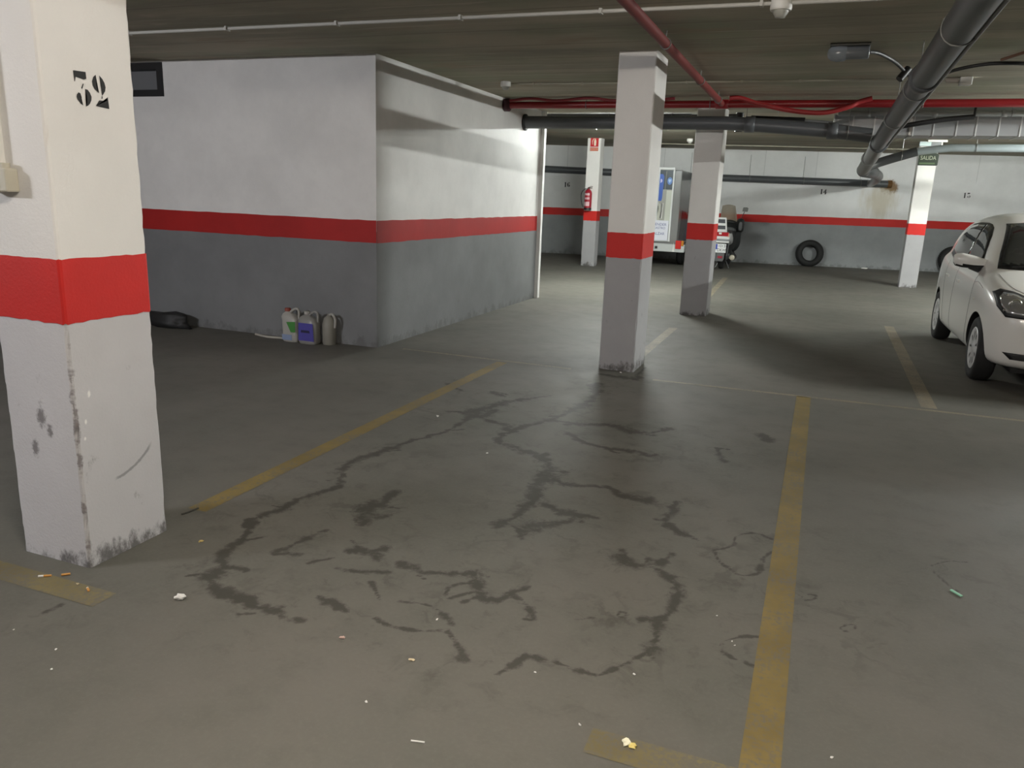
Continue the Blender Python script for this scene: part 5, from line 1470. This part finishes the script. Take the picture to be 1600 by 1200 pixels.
        mb = MB(); mb.lathe([(0.0, 0.0), (0.014, 0.002), (0.012, 0.006), (0, 0.009)] if sgn > 0 else [(0, -.009), (0.012, -.006), (0.014, -.002), (0, 0)], W(p.x, 0.80, 0.72), 'x', 14); mb.build('side_indicator', simple('indicator_clear', (0.75, 0.72, 0.65), 0.15), t)
        # mirror
        V, F = [], []
        n = 20
        secs = [(0.70, 0.030, 0.035, 1.03), (0.76, 0.045, 0.05, 1.035), (0.82, 0.055, 0.062, 1.04), (0.91, 0.06, 0.068, 1.05), (0.965, 0.05, 0.06, 1.055), (0.985, 0.028, 0.035, 1.06)]
        for (xx, hl, hz, zc) in secs:
            for q in range(n):
                a = 2 * PI * q / n; c, s = math.cos(a), math.sin(a)
                V.append(W(sgn * xx, 1.12 + hl * math.copysign(abs(c) ** .7, c) + (xx - .76) * .12, zc + hz * math.copysign(abs(s) ** .7, s)))
        for i in range(len(secs) - 1):
            for q in range(n): F.append((i * n + q, i * n + (q + 1) % n, (i + 1) * n + (q + 1) % n, (i + 1) * n + q))
        Fu = [f for f in F if sum(V[q][2] for q in f) / 4 > 1.015]; Fl = [f for f in F if f not in Fu]
        mb = MB(); mb.add(V, Fu, 0, True); mb.add(V, Fl, 1, True); mb.add(V[-n:], [tuple(range(n))], 0)
        mir = mb.build('door_mirror', [PAINT, TRIM], t)
        mb = MB(); mb.tube([W(sgn * .70, 1.17, 0.965), W(sgn * .76, 1.14, 0.98), W(sgn * .84, 1.12, 1.0)], [0.045, 0.04, 0.03], 12); mb.build('mirror_base', TRIM, t)
        patch('mirror_triangle', k, [(1.16, 0.966), (1.24, 1.07), (1.30, 1.13), (1.31, 0.970)], TRIM, 0.008)
    # windscreen and rear window
    ws_o = [(-0.655, 1.005), (0.655, 1.005), (0.62, 1.13), (0.555, 1.31), (0.515, 1.405), (0.30, 1.43), (-0.30, 1.43), (-0.515, 1.405), (-0.555, 1.31), (-0.62, 1.13)]
    patch('windscreen_edge', 'F', ws_o, TRIM, 0.003)
    patch('windscreen', 'F', [(x * 0.945, 1.03 + (z - 1.005) * 0.92) for x, z in ws_o], GLASS, 0.006)
    for xa, xb in ((-0.55, 0.05), (0.05, 0.55)):
        pts = []
        for q in range(9):
            x = xa + (xb - xa) * q / 8; z = 1.015 + 0.05 * (q / 8)
            p, nrm = cast('F', x, z)
            if p is not None: pts.append(Vector(W(*(p + Vector((0, -0.016, 0.012))))))
        MB().tube(pts, 0.008, 8).build('wiper', BLACK, t)
    patch('rear_window', 'B', [(-0.56, 1.0), (0.56, 1.0), (0.52, 1.30), (-0.52, 1.30)], GLASS, 0.006)
    for s in (-1, 1):
        patch('tail_lamp', 'B', [(s * 0.58, 0.96), (s * 0.67, 0.96), (s * 0.68, 0.72), (s * 0.57, 0.74)], simple('car_tail_red', (0.4, 0.01, 0.01), 0.2), 0.008)
    # hood seam
    ribbon('hood_seam', 'F', [(-0.66, 0.965), (-0.64, 0.91), (-0.58, 0.86), (-0.40, 0.80)], 0.0035, SEAMM)
    ribbon('hood_seam', 'F', [(0.66, 0.965), (0.64, 0.91), (0.58, 0.86), (0.40, 0.80)], 0.0035, SEAMM)
    # head lamps
    for s in (-1, 1):
        hl = [(-0.752, 0.830), (-0.70, 0.860), (-0.62, 0.850), (-0.45, 0.790), (-0.36, 0.720), (-0.42, 0.670), (-0.56, 0.645), (-0.68, 0.650), (-0.735, 0.725)]
        patch('headlamp_bezel', 'F', [(-s * x, z) for x, z in hl], BLACK, 0.004, maxe=0.03)
        inner = [(-0.715, 0.795), (-0.685, 0.830), (-0.615, 0.825), (-0.48, 0.770), (-0.40, 0.715), (-0.46, 0.685), (-0.57, 0.670), (-0.67, 0.680), (-0.705, 0.735)]
        lamp_ = patch('headlamp', 'F', [(-s * x, z) for x, z in inner], simple('headlamp_lens', (0.45, 0.45, 0.45), 0.10, 0.7), 0.010, maxe=0.03)
        for (x, z, r) in ((-0.625, 0.755, 0.050), (-0.50, 0.735, 0.042)):
            p, nrm = cast('F', -s * x, z)
            if p is None: continue
            mb = MB(); mb.lathe([(r, 0.0), (r * 1.05, -0.022), (r * .8, -0.028), (r * .5, -0.014), (0, -0.008)], W(p.x, p.y - 0.004, p.z), 'y', 20)
            mb.build('reflector_bowl', simple('chrome_bowl', (0.85, 0.85, 0.85), 0.12, 1.0), lamp_)
        for (x, z) in ((-0.685, 0.70), (-0.665, 0.81), (-0.46, 0.70)):
            p, nrm = cast('F', -s * x, z)
            if p is None: continue
            q = p + nrm * 0.014 if nrm.y < 0 else p - nrm * 0.014
            mb = MB(); mb.lathe([(0.0, -.012), (0.016, 0.0), (0.0, .012)], W(*q), 'y', 12); mb.build('side_bulb', simple('chrome_bulb', (0.9, 0.9, 0.9), 0.1, 1.0), lamp_)
    # grille, intake, badge plate
    patch('grille', 'F', [(-0.30, 0.60), (0.30, 0.60), (0.27, 0.535), (-0.27, 0.535)], TRIM, 0.004)
    patch('lower_intake', 'F', [(-0.66, 0.355), (0.66, 0.355), (0.60, 0.30), (-0.60, 0.30)], BLACK, 0.004)
    patch('number_plate', 'F', [(-0.26, 0.47), (0.26, 0.47), (0.26, 0.37), (-0.26, 0.37)], WPLAST, 0.012)
    # wheels
    CAPM = simple('wheel_cover_silver', (0.66, 0.66, 0.66), 0.35, 0.2)
    for l in (0.59, 3.02):
        for sg in (-1, 1):
            x0 = sg * 0.715
            mb = MB(); mb.lathe([(0.19, -.075), (0.235, -.085), (0.27, -.08), (0.288, -.06), (0.293, -.03), (0.293, .03), (0.288, .06), (0.27, .08), (0.235, .085), (0.19, .075)], W(x0, l, 0.293), 'x', 40, caps=False)
            wl = mb.build('wheel', RUBBER, t)
            prof = [(0.0, .075), (0.035, .078), (0.05, .070), (0.10, .068), (0.165, .074), (0.185, .080), (0.195, .074), (0.195, 0.0)]
            prof = [(r, sg * h) for r, h in prof]
            mb = MB(); mb.lathe(prof, W(x0, l, 0.293), 'x', 36); cap_ = mb.build('wheel_cover', CAPM, wl)
            for k in range(9):
                a = 2 * PI * k / 9
                c, s = math.cos(a), math.sin(a)
                mb = MB()
                P_ = []
                for (r, hw) in ((0.09, 0.006), (0.150, 0.012)):
                    for e in (-1, 1):
                        yy = r * c - e * hw * s; zz = r * s + e * hw * c
                        P_.append(W(x0 + sg * 0.0745, l + yy, 0.293 + zz))
                mb.add(P_, [(0, 1, 3, 2)])
                mb.build('cover_slot', TRIM, cap_)
    # underbody and axles carry the wheels
    MB().box(W(-0.56, 0.15, 0.17), W(0.56, 3.45, 0.26)).build('underbody', BLACK, t)
    for l in (0.59, 3.02): MB().tube([W(-0.66, l, 0.28), W(0.66, l, 0.28)], 0.03, 10).build('axle', BLACK, t)
    MB().tube([W(0.15, 2.2, 1.47), W(0.15, 2.24, 1.485)], 0.015, 8).build('aerial_foot', BLACK, t)
white_car()
